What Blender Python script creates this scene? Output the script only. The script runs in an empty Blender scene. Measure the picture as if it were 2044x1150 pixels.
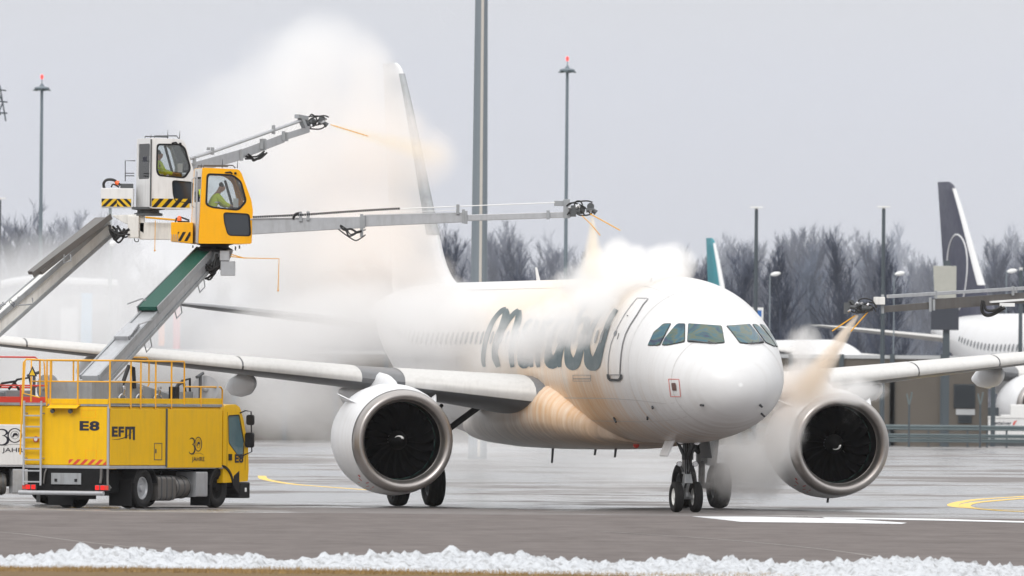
import bpy, bmesh, math, random
from mathutils import Vector, Matrix, noise
from mathutils.geometry import tessellate_polygon
random.seed(7)
sc = bpy.context.scene
R = math.radians
# ------------------------------------------------------------------ camera
FPX, CX, HY, CAMH, ROLL = 25500.0, 1022.0, 802.0, 2.7, R(0.5)
cam_d = bpy.data.cameras.new('camera')
cam = bpy.data.objects.new('camera', cam_d)
sc.collection.objects.link(cam)
sc.camera = cam
cam_d.sensor_width = 36
cam_d.lens = FPX / 2044 * 36
cam_d.shift_y = (HY - 575) / 2044
cam_d.clip_start = 1
cam_d.clip_end = 20000
cam_d.dof.use_dof = True
cam_d.dof.focus_distance = 317
cam_d.dof.aperture_fstop = 6.3
cam.matrix_world = Matrix.Translation((0, 0, CAMH)) @ Matrix.Rotation(R(90), 4, 'X') @ Matrix.Rotation(ROLL, 4, 'Z')
sc.view_settings.view_transform = 'Standard'
sc.view_settings.look = 'None'
sc.view_settings.exposure = -0.08
sc.view_settings.gamma = 1
sc.cycles.use_denoising = True
sc.cycles.max_bounces = 14
sc.cycles.diffuse_bounces = 3
sc.cycles.glossy_bounces = 3
sc.cycles.transmission_bounces = 6
sc.cycles.transparent_max_bounces = 24
sc.cycles.volume_bounces = 12
sc.cycles.volume_step_rate = 1.0
sc.cycles.volume_max_steps = 192
# ------------------------------------------------------------------ sky and sun
SUN_EL, SUN_AZ = R(36), R(200)      # direction the light comes from, azimuth clockwise from +Y
w = bpy.data.worlds.new('World')
sc.world = w
w.use_nodes = True
wt = w.node_tree
wt.nodes.clear()
def wn(t): return wt.nodes.new(t)
wo = wn('ShaderNodeOutputWorld')
bg = wn('ShaderNodeBackground')
bg.inputs['Strength'].default_value = 0.1
sky = wn('ShaderNodeTexSky')
sky.sky_type = 'NISHITA'
sky.sun_disc = False
sky.sun_elevation = SUN_EL
sky.sun_rotation = SUN_AZ
tc = wn('ShaderNodeTexCoord')
sx = wn('ShaderNodeSeparateXYZ')
wt.links.new(tc.outputs['Generated'], sx.inputs[0])
ramp = wn('ShaderNodeValToRGB')
ramp.color_ramp.elements[0].position = 0.0
ramp.color_ramp.elements[0].color = (.575, .580, .605, 1)
ramp.color_ramp.elements[1].position = 1.0
ramp.color_ramp.elements[1].color = (.70, .70, .70, 1)
e = ramp.color_ramp.elements.new(0.03)
e.color = (.515, .524, .550, 1)
e = ramp.color_ramp.elements.new(0.14)
e.color = (.575, .58, .59, 1)
wt.links.new(sx.outputs['Z'], ramp.inputs[0])
nz = wn('ShaderNodeTexNoise')
nz.inputs['Scale'].default_value = 9
nz.inputs['Detail'].default_value = 5
mp = wn('ShaderNodeMapping')
mp.inputs['Scale'].default_value = (1, 1, 3.5)
wt.links.new(tc.outputs['Generated'], mp.inputs[0])
wt.links.new(mp.outputs[0], nz.inputs['Vector'])
mr = wn('ShaderNodeMapRange')
mr.inputs['To Min'].default_value = 13.2
mr.inputs['To Max'].default_value = 16.2
wt.links.new(nz.outputs['Fac'], mr.inputs['Value'])
sc1 = wn('ShaderNodeVectorMath')
sc1.operation = 'SCALE'
wt.links.new(ramp.outputs[0], sc1.inputs[0])
zr = wn('ShaderNodeMapRange')       # an overcast sky grows brighter toward the zenith
zr.interpolation_type = 'SMOOTHSTEP'
zr.inputs['From Min'].default_value = .05
zr.inputs['From Max'].default_value = .7
zr.inputs['To Min'].default_value = 1.0
zr.inputs['To Max'].default_value = 2.05
wt.links.new(sx.outputs['Z'], zr.inputs['Value'])
zm = wn('ShaderNodeMath')
zm.operation = 'MULTIPLY'
wt.links.new(mr.outputs[0], zm.inputs[0])
wt.links.new(zr.outputs[0], zm.inputs[1])
wt.links.new(zm.outputs[0], sc1.inputs['Scale'])
hs = wn('ShaderNodeHueSaturation')
hs.inputs['Saturation'].default_value = 0.22
wt.links.new(sky.outputs[0], hs.inputs['Color'])
mx = wn('ShaderNodeMixRGB')
mx.inputs[0].default_value = 0.8
wt.links.new(hs.outputs[0], mx.inputs[1])
wt.links.new(sc1.outputs[0], mx.inputs[2])
wt.links.new(mx.outputs[0], bg.inputs['Color'])
wt.links.new(bg.outputs[0], wo.inputs['Surface'])
sl = bpy.data.lights.new('sun', 'SUN')
sl.energy = 1.4
sl.angle = R(25)
sl.color = (1, .965, .92)
so = bpy.data.objects.new('sun', sl)
sc.collection.objects.link(so)
sd = Vector((math.sin(SUN_AZ) * math.cos(SUN_EL), math.cos(SUN_AZ) * math.cos(SUN_EL), math.sin(SUN_EL)))
so.rotation_euler = sd.to_track_quat('Z', 'Y').to_euler()
so.location = (-60, 200, 80)

# ------------------------------------------------------------------ helpers
cr, sr = math.cos(ROLL), math.sin(ROLL)
def P(px, py, Y):
    "real point seen at a photo pixel, Y metres away"
    dx, dy = px - CX, py - HY
    return Vector(((dx * cr + dy * sr) * Y / FPX, Y, CAMH - (-dx * sr + dy * cr) * Y / FPX))
def GP(px, py):
    dx, dy = px - CX, py - HY
    v = -dx * sr + dy * cr
    Y = FPX * CAMH / v
    return Vector(((dx * cr + dy * sr) * Y / FPX, Y, 0))
Z = Vector((0, 0, 1))
WM = {}
def tag(o, label=None, cat=None, group=None, kind=None):
    if label: o['label'] = label
    if cat: o['category'] = cat
    if group: o['group'] = group
    if kind: o['kind'] = kind
    return o
def thing(name, label, cat, loc=(0, 0, 0), rz=0, group=None):
    o = bpy.data.objects.new(name, None)
    sc.collection.objects.link(o)
    o.empty_display_size = .3
    o.location = loc
    o.rotation_euler = (0, 0, rz)
    WM[o.name] = Matrix.Translation(loc) @ Matrix.Rotation(rz, 4, 'Z')
    return tag(o, label, cat, group)
def copy_tree(o, parent=None):
    c = o.copy()
    sc.collection.objects.link(c)
    c.parent = parent
    if parent is not None: c.matrix_parent_inverse = o.matrix_parent_inverse.copy()
    WM[c.name] = WM.get(o.name, Matrix())
    for ch in [x for x in sc.collection.objects if x.parent == o]:
        copy_tree(ch, c)
    return c
def frame(d, up=Z):
    d = d.normalized()
    s = d.cross(up)
    if s.length < 1e-4: s = d.cross(Vector((1, 0, 0)))
    s.normalize()
    return d, s, s.cross(d).normalized()
class MB:
    def __init__(s, M=None):
        s.v, s.f, s.k, s.c, s.M = [], [], [], 0, M or Matrix()
    def add(s, vs, fs):
        o = len(s.v)
        s.v += [s.M @ Vector(v) for v in vs]
        for f in fs:
            s.f.append([i + o for i in f])
            s.k.append(s.c)
        return s
    def mat(s, k):
        s.c = k
        return s
    def hexa(s, q):
        return s.add(q, [(0, 3, 2, 1), (4, 5, 6, 7), (0, 1, 5, 4), (1, 2, 6, 5), (2, 3, 7, 6), (3, 0, 4, 7)])
    def box(s, x0, x1, y0, y1, z0, z1):
        return s.hexa([(x0, y0, z0), (x1, y0, z0), (x1, y1, z0), (x0, y1, z0), (x0, y0, z1), (x1, y0, z1), (x1, y1, z1), (x0, y1, z1)])
    def beam(s, a, b, w, h, w2=None, h2=None, up=Z):
        a, b = Vector(a), Vector(b)
        w2, h2 = w2 or w, h2 or h
        d, u, n = frame(b - a, up)
        q = []
        for p, ww, hh in ((a, w, h), (b, w2, h2)):
            for i, j in ((-1, -1), (1, -1), (1, 1), (-1, 1)):
                q.append(p + u * ww / 2 * i + n * hh / 2 * j)
        return s.hexa(q)
    def tube(s, pts, r, n=8, cap=True):
        pts = [Vector(p) for p in pts]
        m = len(pts)
        vs, fs = [], []
        up = Vector((.13, .29, .95)).normalized()
        for i, p in enumerate(pts):
            d = (pts[min(i + 1, m - 1)] - pts[max(i - 1, 0)])
            if d.length < 1e-9: d = Z
            d, u, nn = frame(d, up)
            up = nn
            rr = r[i] if isinstance(r, (list, tuple)) else r
            for k in range(n):
                a = 2 * math.pi * k / n
                vs.append(p + (u * math.cos(a) + nn * math.sin(a)) * rr)
        for i in range(m - 1):
            for k in range(n):
                k2 = (k + 1) % n
                fs.append((i * n + k, i * n + k2, (i + 1) * n + k2, (i + 1) * n + k))
        if cap:
            fs.append(tuple(range(n))[::-1])
            fs.append(tuple(range((m - 1) * n, m * n)))
        return s.add(vs, fs)
    def lathe(s, prof, o, d, n=32, up=Z, closed=False):
        "profile of (distance along axis, radius)"
        o = Vector(o)
        d, u, nn = frame(Vector(d), up)
        vs, fs = [], []
        m = len(prof)
        for x, r in prof:
            for k in range(n):
                a = 2 * math.pi * k / n
                vs.append(o + d * x + (u * math.cos(a) + nn * math.sin(a)) * max(r, 1e-4))
        for i in range(m - 1 + (1 if closed else 0)):
            i2 = (i + 1) % m
            for k in range(n):
                k2 = (k + 1) % n
                fs.append((i * n + k, i * n + k2, i2 * n + k2, i2 * n + k))
        return s.add(vs, fs)
    def loft(s, rings, cap=True, closed=True):
        n = len(rings[0])
        vs = [v for r in rings for v in r]
        fs = []
        for i in range(len(rings) - 1):
            for k in range(n if closed else n - 1):
                k2 = (k + 1) % n
                fs.append((i * n + k, i * n + k2, (i + 1) * n + k2, (i + 1) * n + k))
        if cap:
            fs.append(tuple(range(n))[::-1])
            fs.append(tuple(range(len(vs) - n, len(vs))))
        return s.add(vs, fs)
    def panel(s, outer, holes, o, u, v, n, t):
        "flat panel with holes; polygons in (u, v), thickness t along n"
        o, u, v, n = Vector(o), Vector(u), Vector(v), Vector(n)
        loops = [outer] + holes
        P3 = [[Vector((a, b, 0)) for a, b in lp] for lp in loops]
        tri = tessellate_polygon(P3)
        flat = [p for lp in P3 for p in lp]
        f0 = [o + u * p.x + v * p.y for p in flat]
        f1 = [q + n * t for q in f0]
        N = len(flat)
        fs = [tuple(t_) for t_ in tri] + [tuple(i + N for i in t_)[::-1] for t_ in tri]
        b = 0
        for lp in loops:
            m = len(lp)
            for i in range(m):
                j = (i + 1) % m
                fs.append((b + i, b + j, b + j + N, b + i + N))
            b += m
        return s.add(f0 + f1, fs)
    def build(s, name, mats, parent=None, world=False, smooth=False, bevel=0, ang=35, recalc=True):
        me = bpy.data.meshes.new(name)
        vs = s.v
        if parent is not None and world:
            I = WM[root_of(parent).name].inverted()
            vs = [I @ v for v in vs]
        me.from_pydata([tuple(v) for v in vs], [], s.f)
        if not isinstance(mats, (list, tuple)): mats = [mats]
        for m in mats: me.materials.append(m)
        if len(mats) > 1: me.polygons.foreach_set('material_index', s.k)
        if recalc:
            bm = bmesh.new()
            bm.from_mesh(me)
            bmesh.ops.recalc_face_normals(bm, faces=bm.faces)
            bm.to_mesh(me)
            bm.free()
        me.update()
        if smooth:
            me.polygons.foreach_set('use_smooth', [True] * len(me.polygons))
            if ang < 180:
                try: me.set_sharp_from_angle(angle=R(ang))
                except Exception: pass
        o = bpy.data.objects.new(name, me)
        sc.collection.objects.link(o)
        if parent is not None: o.parent = parent
        if bevel:
            b = o.modifiers.new('bevel', 'BEVEL')
            b.width = bevel
            b.segments = 2
            b.limit_method = 'ANGLE'
            b.angle_limit = R(40)
        return o
def root_of(o):
    while o.parent is not None: o = o.parent
    return o
def rounded(poly, r, k=4):
    out = []
    n = len(poly)
    for i in range(n):
        p, a, b = Vector(poly[i]), Vector(poly[i - 1]), Vector(poly[(i + 1) % n])
        d1, d2 = a - p, b - p
        q = min(r, d1.length * .45, d2.length * .45)
        s0, s1 = p + d1.normalized() * q, p + d2.normalized() * q
        for j in range(k + 1):
            t = j / k
            out.append(tuple((1 - t) ** 2 * s0 + 2 * t * (1 - t) * p + t * t * s1))
    return out
def interp(tab, x, f=lambda t: t):
    "monotone-ish cubic interpolation over a table"
    xs = [f(a) for a, b in tab]
    ys = [b for a, b in tab]
    x = f(x)
    if x <= xs[0]: return ys[0]
    if x >= xs[-1]: return ys[-1]
    i = 0
    while xs[i + 1] < x: i += 1
    h = xs[i + 1] - xs[i]
    def sl_(j):
        if j <= 0: return (ys[1] - ys[0]) / (xs[1] - xs[0])
        if j >= len(xs) - 1: return (ys[-1] - ys[-2]) / (xs[-1] - xs[-2])
        a = (ys[j] - ys[j - 1]) / (xs[j] - xs[j - 1])
        b = (ys[j + 1] - ys[j]) / (xs[j + 1] - xs[j])
        if a * b <= 0: return 0
        return 2 * a * b / (a + b)
    t = (x - xs[i]) / h
    m0, m1 = sl_(i) * h, sl_(i + 1) * h
    return (2 * t**3 - 3 * t**2 + 1) * ys[i] + (t**3 - 2 * t**2 + t) * m0 + (-2 * t**3 + 3 * t**2) * ys[i + 1] + (t**3 - t**2) * m1

# ------------------------------------------------------------------ materials
def newmat(name):
    m = bpy.data.materials.new(name)
    m.use_nodes = True
    t = m.node_tree
    return m, t, t.nodes['Principled BSDF']
def mat(name, col, rough=.5, metal=0, var=.12, scale=3, bump=0, bscale=40, spec=.5, coat=0, grime=0):
    m, t, p = newmat(name)
    N, L = t.nodes.new, t.links.new
    tcn = N('ShaderNodeTexCoord')
    n = N('ShaderNodeTexNoise')
    n.inputs['Scale'].default_value = scale
    n.inputs['Detail'].default_value = 6
    L(tcn.outputs['Object'], n.inputs['Vector'])
    c = N('ShaderNodeMixRGB')
    c.inputs[1].default_value = tuple(max(0, x * (1 - var)) for x in col) + (1,)
    c.inputs[2].default_value = tuple(min(1, x * (1 + var)) for x in col) + (1,)
    L(n.outputs['Fac'], c.inputs[0])
    src = c.outputs[0]
    if grime:
        mpn = N('ShaderNodeMapping')
        mpn.inputs['Scale'].default_value = (5, 5, .7)
        L(tcn.outputs['Object'], mpn.inputs[0])
        g = N('ShaderNodeTexNoise')
        g.inputs['Scale'].default_value = 1.6
        g.inputs['Detail'].default_value = 8
        g.inputs['Roughness'].default_value = .65
        L(mpn.outputs[0], g.inputs['Vector'])
        mrn = N('ShaderNodeMapRange')
        mrn.inputs['From Min'].default_value = .46
        mrn.inputs['From Max'].default_value = .72
        mrn.inputs['To Max'].default_value = grime
        L(g.outputs['Fac'], mrn.inputs['Value'])
        c2 = N('ShaderNodeMixRGB')
        L(mrn.outputs[0], c2.inputs[0])
        L(src, c2.inputs[1])
        c2.inputs[2].default_value = (.12, .10, .08, 1)
        src = c2.outputs[0]
    L(src, p.inputs['Base Color'])
    rr = N('ShaderNodeMapRange')
    rr.inputs['To Min'].default_value = max(.02, rough - .12)
    rr.inputs['To Max'].default_value = min(1, rough + .12)
    L(n.outputs['Fac'], rr.inputs['Value'])
    L(rr.outputs[0], p.inputs['Roughness'])
    p.inputs['Metallic'].default_value = metal
    p.inputs['Specular IOR Level'].default_value = spec
    p.inputs['Coat Weight'].default_value = coat
    if bump:
        n2 = N('ShaderNodeTexNoise')
        n2.inputs['Scale'].default_value = bscale
        n2.inputs['Detail'].default_value = 5
        L(tcn.outputs['Object'], n2.inputs['Vector'])
        b = N('ShaderNodeBump')
        b.inputs['Strength'].default_value = bump
        b.inputs['Distance'].default_value = .02
        L(n2.outputs['Fac'], b.inputs['Height'])
        L(b.outputs[0], p.inputs['Normal'])
    return m
def emis(name, col, s):
    m, t, p = newmat(name)
    p.inputs['Base Color'].default_value = col + (1,)
    p.inputs['Emission Color'].default_value = col + (1,)
    p.inputs['Emission Strength'].default_value = s
    return m
def glassmat(name, col=(.93, .95, .95), alpha=.35, rough=.03):
    m, t, p = newmat(name)
    N, L = t.nodes.new, t.links.new
    tr = N('ShaderNodeBsdfTransparent')
    tr.inputs[0].default_value = col + (1,)
    gl = N('ShaderNodeBsdfGlossy')
    gl.inputs['Roughness'].default_value = rough
    fr = N('ShaderNodeFresnel')
    fr.inputs['IOR'].default_value = 1.5
    ma = N('ShaderNodeMath')
    ma.operation = 'ADD'
    ma.inputs[1].default_value = alpha * .1
    L(fr.outputs[0], ma.inputs[0])
    mxs = N('ShaderNodeMixShader')
    L(ma.outputs[0], mxs.inputs[0])
    L(tr.outputs[0], mxs.inputs[1])
    L(gl.outputs[0], mxs.inputs[2])
    L(mxs.outputs[0], t.nodes['Material Output'].inputs['Surface'])
    return m
M = {}
M['yellow'] = mat('yellow paint', (.78, .45, .004), .42, var=.06, grime=.12, spec=.25)
M['yellow2'] = mat('golden yellow paint', (.90, .42, .004), .38, var=.05, grime=.10, spec=.3)
M['rail'] = mat('yellow rail paint', (.78, .38, .012), .4, var=.05)
M['white'] = mat('white enamel', (.74, .74, .74), .35, var=.05, grime=.18)
M['dirtywhite'] = mat('weathered white steel', (.74, .73, .70), .45, var=.08, grime=.25)
M['alu'] = mat('aluminium', (.42, .43, .45), .42, metal=.35, var=.12, scale=8, grime=.2)
M['steel'] = mat('galvanised steel', (.32, .335, .35), .45, metal=.3, var=.15, scale=6, grime=.3)
M['darksteel'] = mat('dark steel', (.09, .095, .10), .5, metal=.3, var=.2)
M['black'] = mat('black rubber', (.013, .013, .014), .55, var=.3)
M['tyre'] = mat('tyre rubber', (.014, .014, .015), .75, var=.3, bump=.3, bscale=60, spec=.3)
M['blackp'] = mat('black plastic', (.012, .012, .014), .5, var=.25, spec=.3)
M['chassis'] = mat('dirty chassis', (.012, .012, .013), .8, var=.5, scale=12, spec=.15)
M['navy'] = mat('navy lettering', (.012, .014, .03), .4, var=.1)
M['red'] = mat('red paint', (.62, .05, .03), .4, var=.1)
M['orange'] = mat('orange beacon', (.85, .13, .02), .3, var=.05)
M['green'] = mat('green grating', (.003, .068, .047), .55, var=.35, scale=30, bump=.8, bscale=25)
M['hazy'] = mat('hazard yellow', (.72, .45, .01), .45, var=.05)
M['hi'] = mat('high visibility yellow', (.78, 1.0, .03), .6, var=.1)
M['skin'] = mat('skin', (.42, .22, .15), .5, var=.08)
M['hair'] = mat('dark hair', (.02, .016, .014), .6, var=.2)
M['cloth'] = mat('dark cloth', (.02, .022, .035), .8, var=.2)
M['glass'] = glassmat('cab glass')
M['dglass'] = mat('dark glass', (.025, .032, .042), .08, var=.3, scale=1.5, spec=.8)
M['taillight'] = emis('tail light lens', (.75, .008, .006), .5)
M['redlamp'] = emis('obstruction lamp', (1, .06, .05), 1.2)
M['amber'] = mat('amber lens', (.8, .25, .02), .3)
M['tank'] = mat('tank metal', (.15, .143, .138), .42, metal=.5, var=.2, grime=.4)
M['chrome'] = mat('bright metal', (.62, .62, .63), .22, metal=.9, var=.06)
M['pole'] = mat('painted mast', (.05, .066, .078), .55, var=.1)
M['pole2'] = mat('grey blue mast', (.13, .165, .19), .55, var=.1)
M['mast'] = mat('grey steel mast', (.17, .20, .225), .55, var=.05)
M['galv'] = mat('galvanised rail', (.12, .155, .165), .55, metal=.2, var=.2, scale=1)
M['lampw'] = mat('white lamp housing', (.78, .78, .77), .4, var=.04)
def text_polys(s, size=1, bold=0, sxy=1, font_offset=0):
    "flat letters as (verts2d, faces) from the built-in font"
    cu = bpy.data.curves.new('t', 'FONT')
    cu.body = s
    cu.size = size
    cu.offset = bold
    cu.space_character = 1 + bold * 2.2
    cu.resolution_u = 4
    o = bpy.data.objects.new('t', cu)
    sc.collection.objects.link(o)
    bpy.context.view_layer.update()
    dg = bpy.context.evaluated_depsgraph_get()
    me = o.evaluated_get(dg).to_mesh()
    vs = [(v.co.x * sxy, v.co.y) for v in me.vertices]
    fs = [tuple(p.vertices) for p in me.polygons]
    o.evaluated_get(dg).to_mesh_clear()
    bpy.data.objects.remove(o)
    bpy.data.curves.remove(cu)
    return vs, fs
def put_text(name, s, o, u, v, n, w, h, m, parent, world=False, bold=0.02, t=.004):
    "letters scaled to w x h on a plane with lower left corner o"
    vs, fs = text_polys(s, 1, bold)
    x0, x1 = min(a for a, b in vs), max(a for a, b in vs)
    y0, y1 = min(b for a, b in vs), max(b for a, b in vs)
    o, u, v, n = Vector(o), Vector(u), Vector(v), Vector(n)
    q = MB()
    q.add([o + u * ((a - x0) / (x1 - x0) * w) + v * ((b - y0) / (y1 - y0) * h) + n * t for a, b in vs], fs)
    return q.build(name, m, parent, world=world, recalc=False)
# ------------------------------------------------------------------ ground
def ground_material():
    m, t, p = newmat('wet asphalt')
    N, L = t.nodes.new, t.links.new
    g = N('ShaderNodeNewGeometry')
    s = N('ShaderNodeSeparateXYZ')
    L(g.outputs['Position'], s.inputs[0])
    def nz(scl, sxyz, det=5, rgh=.55):
        mpn = N('ShaderNodeMapping')
        mpn.inputs['Scale'].default_value = sxyz
        L(g.outputs['Position'], mpn.inputs[0])
        n = N('ShaderNodeTexNoise')
        n.inputs['Scale'].default_value = scl
        n.inputs['Detail'].default_value = det
        n.inputs['Roughness'].default_value = rgh
        L(mpn.outputs[0], n.inputs['Vector'])
        return n.outputs['Fac']
    def mth(op, a, b=None, c=None):
        q = N('ShaderNodeMath')
        q.operation = op
        for i, v in enumerate((a, b, c)):
            if v is None: continue
            if isinstance(v, (int, float)): q.inputs[i].default_value = v
            else: L(v, q.inputs[i])
        return q.outputs[0]
    def rng(v, a, b, c=0, d=1, sm=True):
        q = N('ShaderNodeMapRange')
        q.interpolation_type = 'SMOOTHSTEP' if sm else 'LINEAR'
        for k, x in (('From Min', a), ('From Max', b), ('To Min', c), ('To Max', d)): q.inputs[k].default_value = x
        L(v, q.inputs['Value'])
        return q.outputs[0]
    big = nz(1, (.05, .022, .05), 6, .6)
    # wet from about 305 m outward, the near strip dry and worn
    edge = mth('ADD', s.outputs['Y'], mth('MULTIPLY', big, 16))
    wetz = rng(edge, 313, 316)
    patch = nz(1, (.10, .05, .1), 7, .68)
    patch2 = nz(1, (.035, .012, .1), 5, .6)
    dryp = rng(mth('ADD', patch, mth('MULTIPLY', patch2, .6)), .74, .90)
    wet = mth('MULTIPLY', wetz, mth('SUBTRACT', 1, mth('MULTIPLY', dryp, .78)))
    grain = nz(26, (1, 1, 1), 3, .7)
    mid = nz(1, (.5, .16, 1), 6, .7)
    c1 = N('ShaderNodeMixRGB')
    c1.inputs[1].default_value = (.115, .101, .096, 1)
    c1.inputs[2].default_value = (.19, .168, .161, 1)
    blot = nz(1, (1.3, .55, 1), 6, .72)
    L(rng(mth('ADD', mth('ADD', mth('MULTIPLY', grain, .3), mth('MULTIPLY', mid, .35)), mth('MULTIPLY', blot, .35)), .36, .64), c1.inputs[0])
    c2 = N('ShaderNodeMixRGB')
    L(wet, c2.inputs[0])
    L(c1.outputs[0], c2.inputs[1])
    c2.inputs[2].default_value = (.19, .185, .185, 1)
    L(c2.outputs[0], p.inputs['Base Color'])
    L(rng(wet, 0, 1, .92, .15, False), p.inputs['Roughness'])
    L(rng(wet, 0, 1, .04, 1.0, False), p.inputs['Specular IOR Level'])
    b = N('ShaderNodeBump')
    b.inputs['Strength'].default_value = .3
    b.inputs['Distance'].default_value = .02
    L(mth('ADD', mth('MULTIPLY', grain, .25), mth('MULTIPLY', mid, .8)), b.inputs['Height'])
    L(b.outputs[0], p.inputs['Normal'])
    return m
g = MB()
g.add([(-3000, -200, 0), (3000, -200, 0), (3000, 9000, 0), (-3000, 9000, 0)], [(0, 1, 2, 3)])
tag(g.build('ground', ground_material()), kind='structure')
def strip(name, pts, w, m, z=.004):
    q = MB()
    L_, R_ = [], []
    for i, p in enumerate(pts):
        a, b = Vector(pts[max(i - 1, 0)]), Vector(pts[min(i + 1, len(pts) - 1)])
        d = (b - a).normalized()
        n = Vector((-d.y, d.x, 0))
        ww = w[i] if isinstance(w, list) else w
        L_.append(Vector(p) + n * ww / 2 + Z * z)
        R_.append(Vector(p) - n * ww / 2 + Z * z)
    k = len(pts)
    q.add(L_ + R_, [(i, i + 1, k + i + 1, k + i) for i in range(k - 1)])
    return tag(q.build(name, m), kind='structure')
def smooth_pts(pts, n=8):
    out = []
    m = len(pts)
    for i in range(m - 1):
        p0, p1, p2, p3 = (Vector(pts[max(i - 1, 0)]), Vector(pts[i]), Vector(pts[i + 1]), Vector(pts[min(i + 2, m - 1)]))
        for k in range(n):
            t = k / n
            out.append(.5 * ((2 * p1) + (p2 - p0) * t + (2 * p0 - 5 * p1 + 4 * p2 - p3) * t * t + (3 * p1 - p0 - 3 * p2 + p3) * t ** 3))
    out.append(Vector(pts[-1]))
    return out
M['tline'] = mat('worn yellow line paint', (.78, .52, .10), .6, var=.15, scale=.6)
M['wstreak'] = mat('smooth white', (.80, .81, .83), .3, var=.04, scale=.5)
M['seam'] = mat('worn pale seam', (.26, .24, .23), .8, var=.2, scale=.5, spec=.1)
a1 = [(2250, 978), (2120, 984), (2044, 991), (1965, 996), (1925, 1001), (1903, 1007), (1912, 1012), (1960, 1016), (2044, 1019), (2200, 1024)]
a2 = [(2250, 983), (2120, 989), (2044, 995), (1985, 1000), (1945, 1004), (1926, 1009), (1937, 1014), (1985, 1019), (2060, 1023), (2200, 1029)]
strip('taxiway_line', smooth_pts([GP(*q) for q in a1]), .32, M['tline'])
strip('taxiway_line', smooth_pts([GP(*q) for q in a2]), .32, M['tline'], .008)
strip('taxiway_line', smooth_pts([GP(*q) for q in [(523, 950), (530, 957), (580, 966), (650, 972), (760, 980)]]), .3, M['tline'])
def zone(name, poly, m, z=.004):
    q = MB()
    pts = [GP(*a) + Z * z for a in poly]
    q.add(pts, [tuple(range(len(pts)))])
    return tag(q.build(name, m), kind='structure')
zone('white_streak', [(1380, 1031), (1500, 1031.5), (1620, 1034), (1700, 1036.5), (1810, 1044), (1800, 1046), (1640, 1044), (1480, 1042)], M['wstreak'])  # two flat near-white streaks lying on the asphalt
zone('white_streak', [(1640, 1033), (1860, 1036), (2044, 1041), (2160, 1044), (2160, 1047), (2044, 1044), (1860, 1039.5), (1650, 1036)], M['wstreak'], .008)
strip('pavement_seam', smooth_pts([GP(*q) for q in [(-60, 1058), (40, 1066), (150, 1080), (320, 1099), (450, 1115)]]), [.09] * 33, M['seam'])
strip('pavement_seam', smooth_pts([GP(*q) for q in [(1200, 1061), (1400, 1074), (1560, 1088), (1700, 1104), (1800, 1122)]]), [.09] * 33, M['seam'])
strip('pavement_seam', [GP(460, 1021.5), GP(520, 1022.5)], .3, M['seam'], .006)
# snow windrow and verge
def snow_material():
    m, t, p = newmat('ploughed snow')
    N, L = t.nodes.new, t.links.new
    tcn = N('ShaderNodeTexCoord')
    n = N('ShaderNodeTexNoise')
    n.inputs['Scale'].default_value = 7
    n.inputs['Detail'].default_value = 8
    L(tcn.outputs['Object'], n.inputs['Vector'])
    r = N('ShaderNodeValToRGB')
    r.color_ramp.elements[0].position = .22
    r.color_ramp.elements[0].color = (.22, .215, .21, 1)
    r.color_ramp.elements[1].position = .50
    r.color_ramp.elements[1].color = (.60, .62, .65, 1)
    L(n.outputs['Fac'], r.inputs[0])
    L(r.outputs[0], p.inputs['Base Color'])
    p.inputs['Roughness'].default_value = .7
    p.inputs['Specular IOR Level'].default_value = .2
    b = N('ShaderNodeBump')
    b.inputs['Strength'].default_value = 1
    b.inputs['Distance'].default_value = .07
    n2 = N('ShaderNodeTexNoise')
    n2.inputs['Scale'].default_value = 16
    n2.inputs['Detail'].default_value = 6
    L(tcn.outputs['Object'], n2.inputs['Vector'])
    L(n2.outputs['Fac'], b.inputs['Height'])
    L(b.outputs[0], p.inputs['Normal'])
    return m
def snow_bank():
    x0, x1, y0, y1 = -26, 26, 196.6, 214.5
    st, sy = .062, .13
    nx, ny = int((x1 - x0) / st), int((y1 - y0) / sy)
    vs = []
    for j in range(ny + 1):
        y = y0 + (y1 - y0) * j / ny
        for i in range(nx + 1):
            x = x0 + (x1 - x0) * i / nx
            yc = 206.8 + .7 * noise.noise(Vector((x * .3, 3, 0)))
            wd = 4.4 + min(8, max(0, (x + 3) * .8)) if y < yc else 5.2
            b = max(0, 1 - ((y - yc) / wd) ** 2)
            side = .045 + .17 * noise.noise(Vector((x * .42, y * .10, 7))) + .07 * noise.noise(Vector((x * 1.5, y * .3, 2)))
            cl = noise.fractal(Vector((x * 2.6, y * 1.3, 0)), .75, 2.1, 6) * .10
            cl2 = max(0, noise.noise(Vector((x * 5.5, y * 3.2, 9))) - .05) * .20 - abs(noise.noise(Vector((x * 3.1, y * 2.4, 21)))) * .07
            h = (side + .085) * b ** .8 + (cl + cl2) * min(1, b * 2.5) - .035
            if b > .06 or x > 2: h = max(h, .014 + .03 * b)
            h *= min(1, (y - y0) / .9)
            vs.append((x, y, h if j else -.05))
    fs = [(j * (nx + 1) + i, j * (nx + 1) + i + 1, (j + 1) * (nx + 1) + i + 1, (j + 1) * (nx + 1) + i) for j in range(ny) for i in range(nx)]
    q = MB()
    q.v = [Vector(v) for v in vs]
    q.f = fs
    q.k = [0] * len(fs)
    o = q.build('snow_bank', snow_material(), smooth=True, ang=180, recalc=False)
    tag(o, kind='structure')
snow_bank()
M['verge'] = mat('winter turf soil', (.16, .105, .05), .9, var=.4, scale=3, spec=.1)
M['blade'] = mat('dry grass blade', (.30, .20, .085), .8, var=.45, scale=1.5, spec=.15)
q = MB()
q.add([(-40, -20, .006), (40, -20, .006), (40, 199, .006), (3, 201, .006), (-4, 204, .006), (-40, 204, .006)], [(0, 1, 2, 3, 4, 5)])
tag(q.build('verge', M['verge']), kind='structure')
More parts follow.
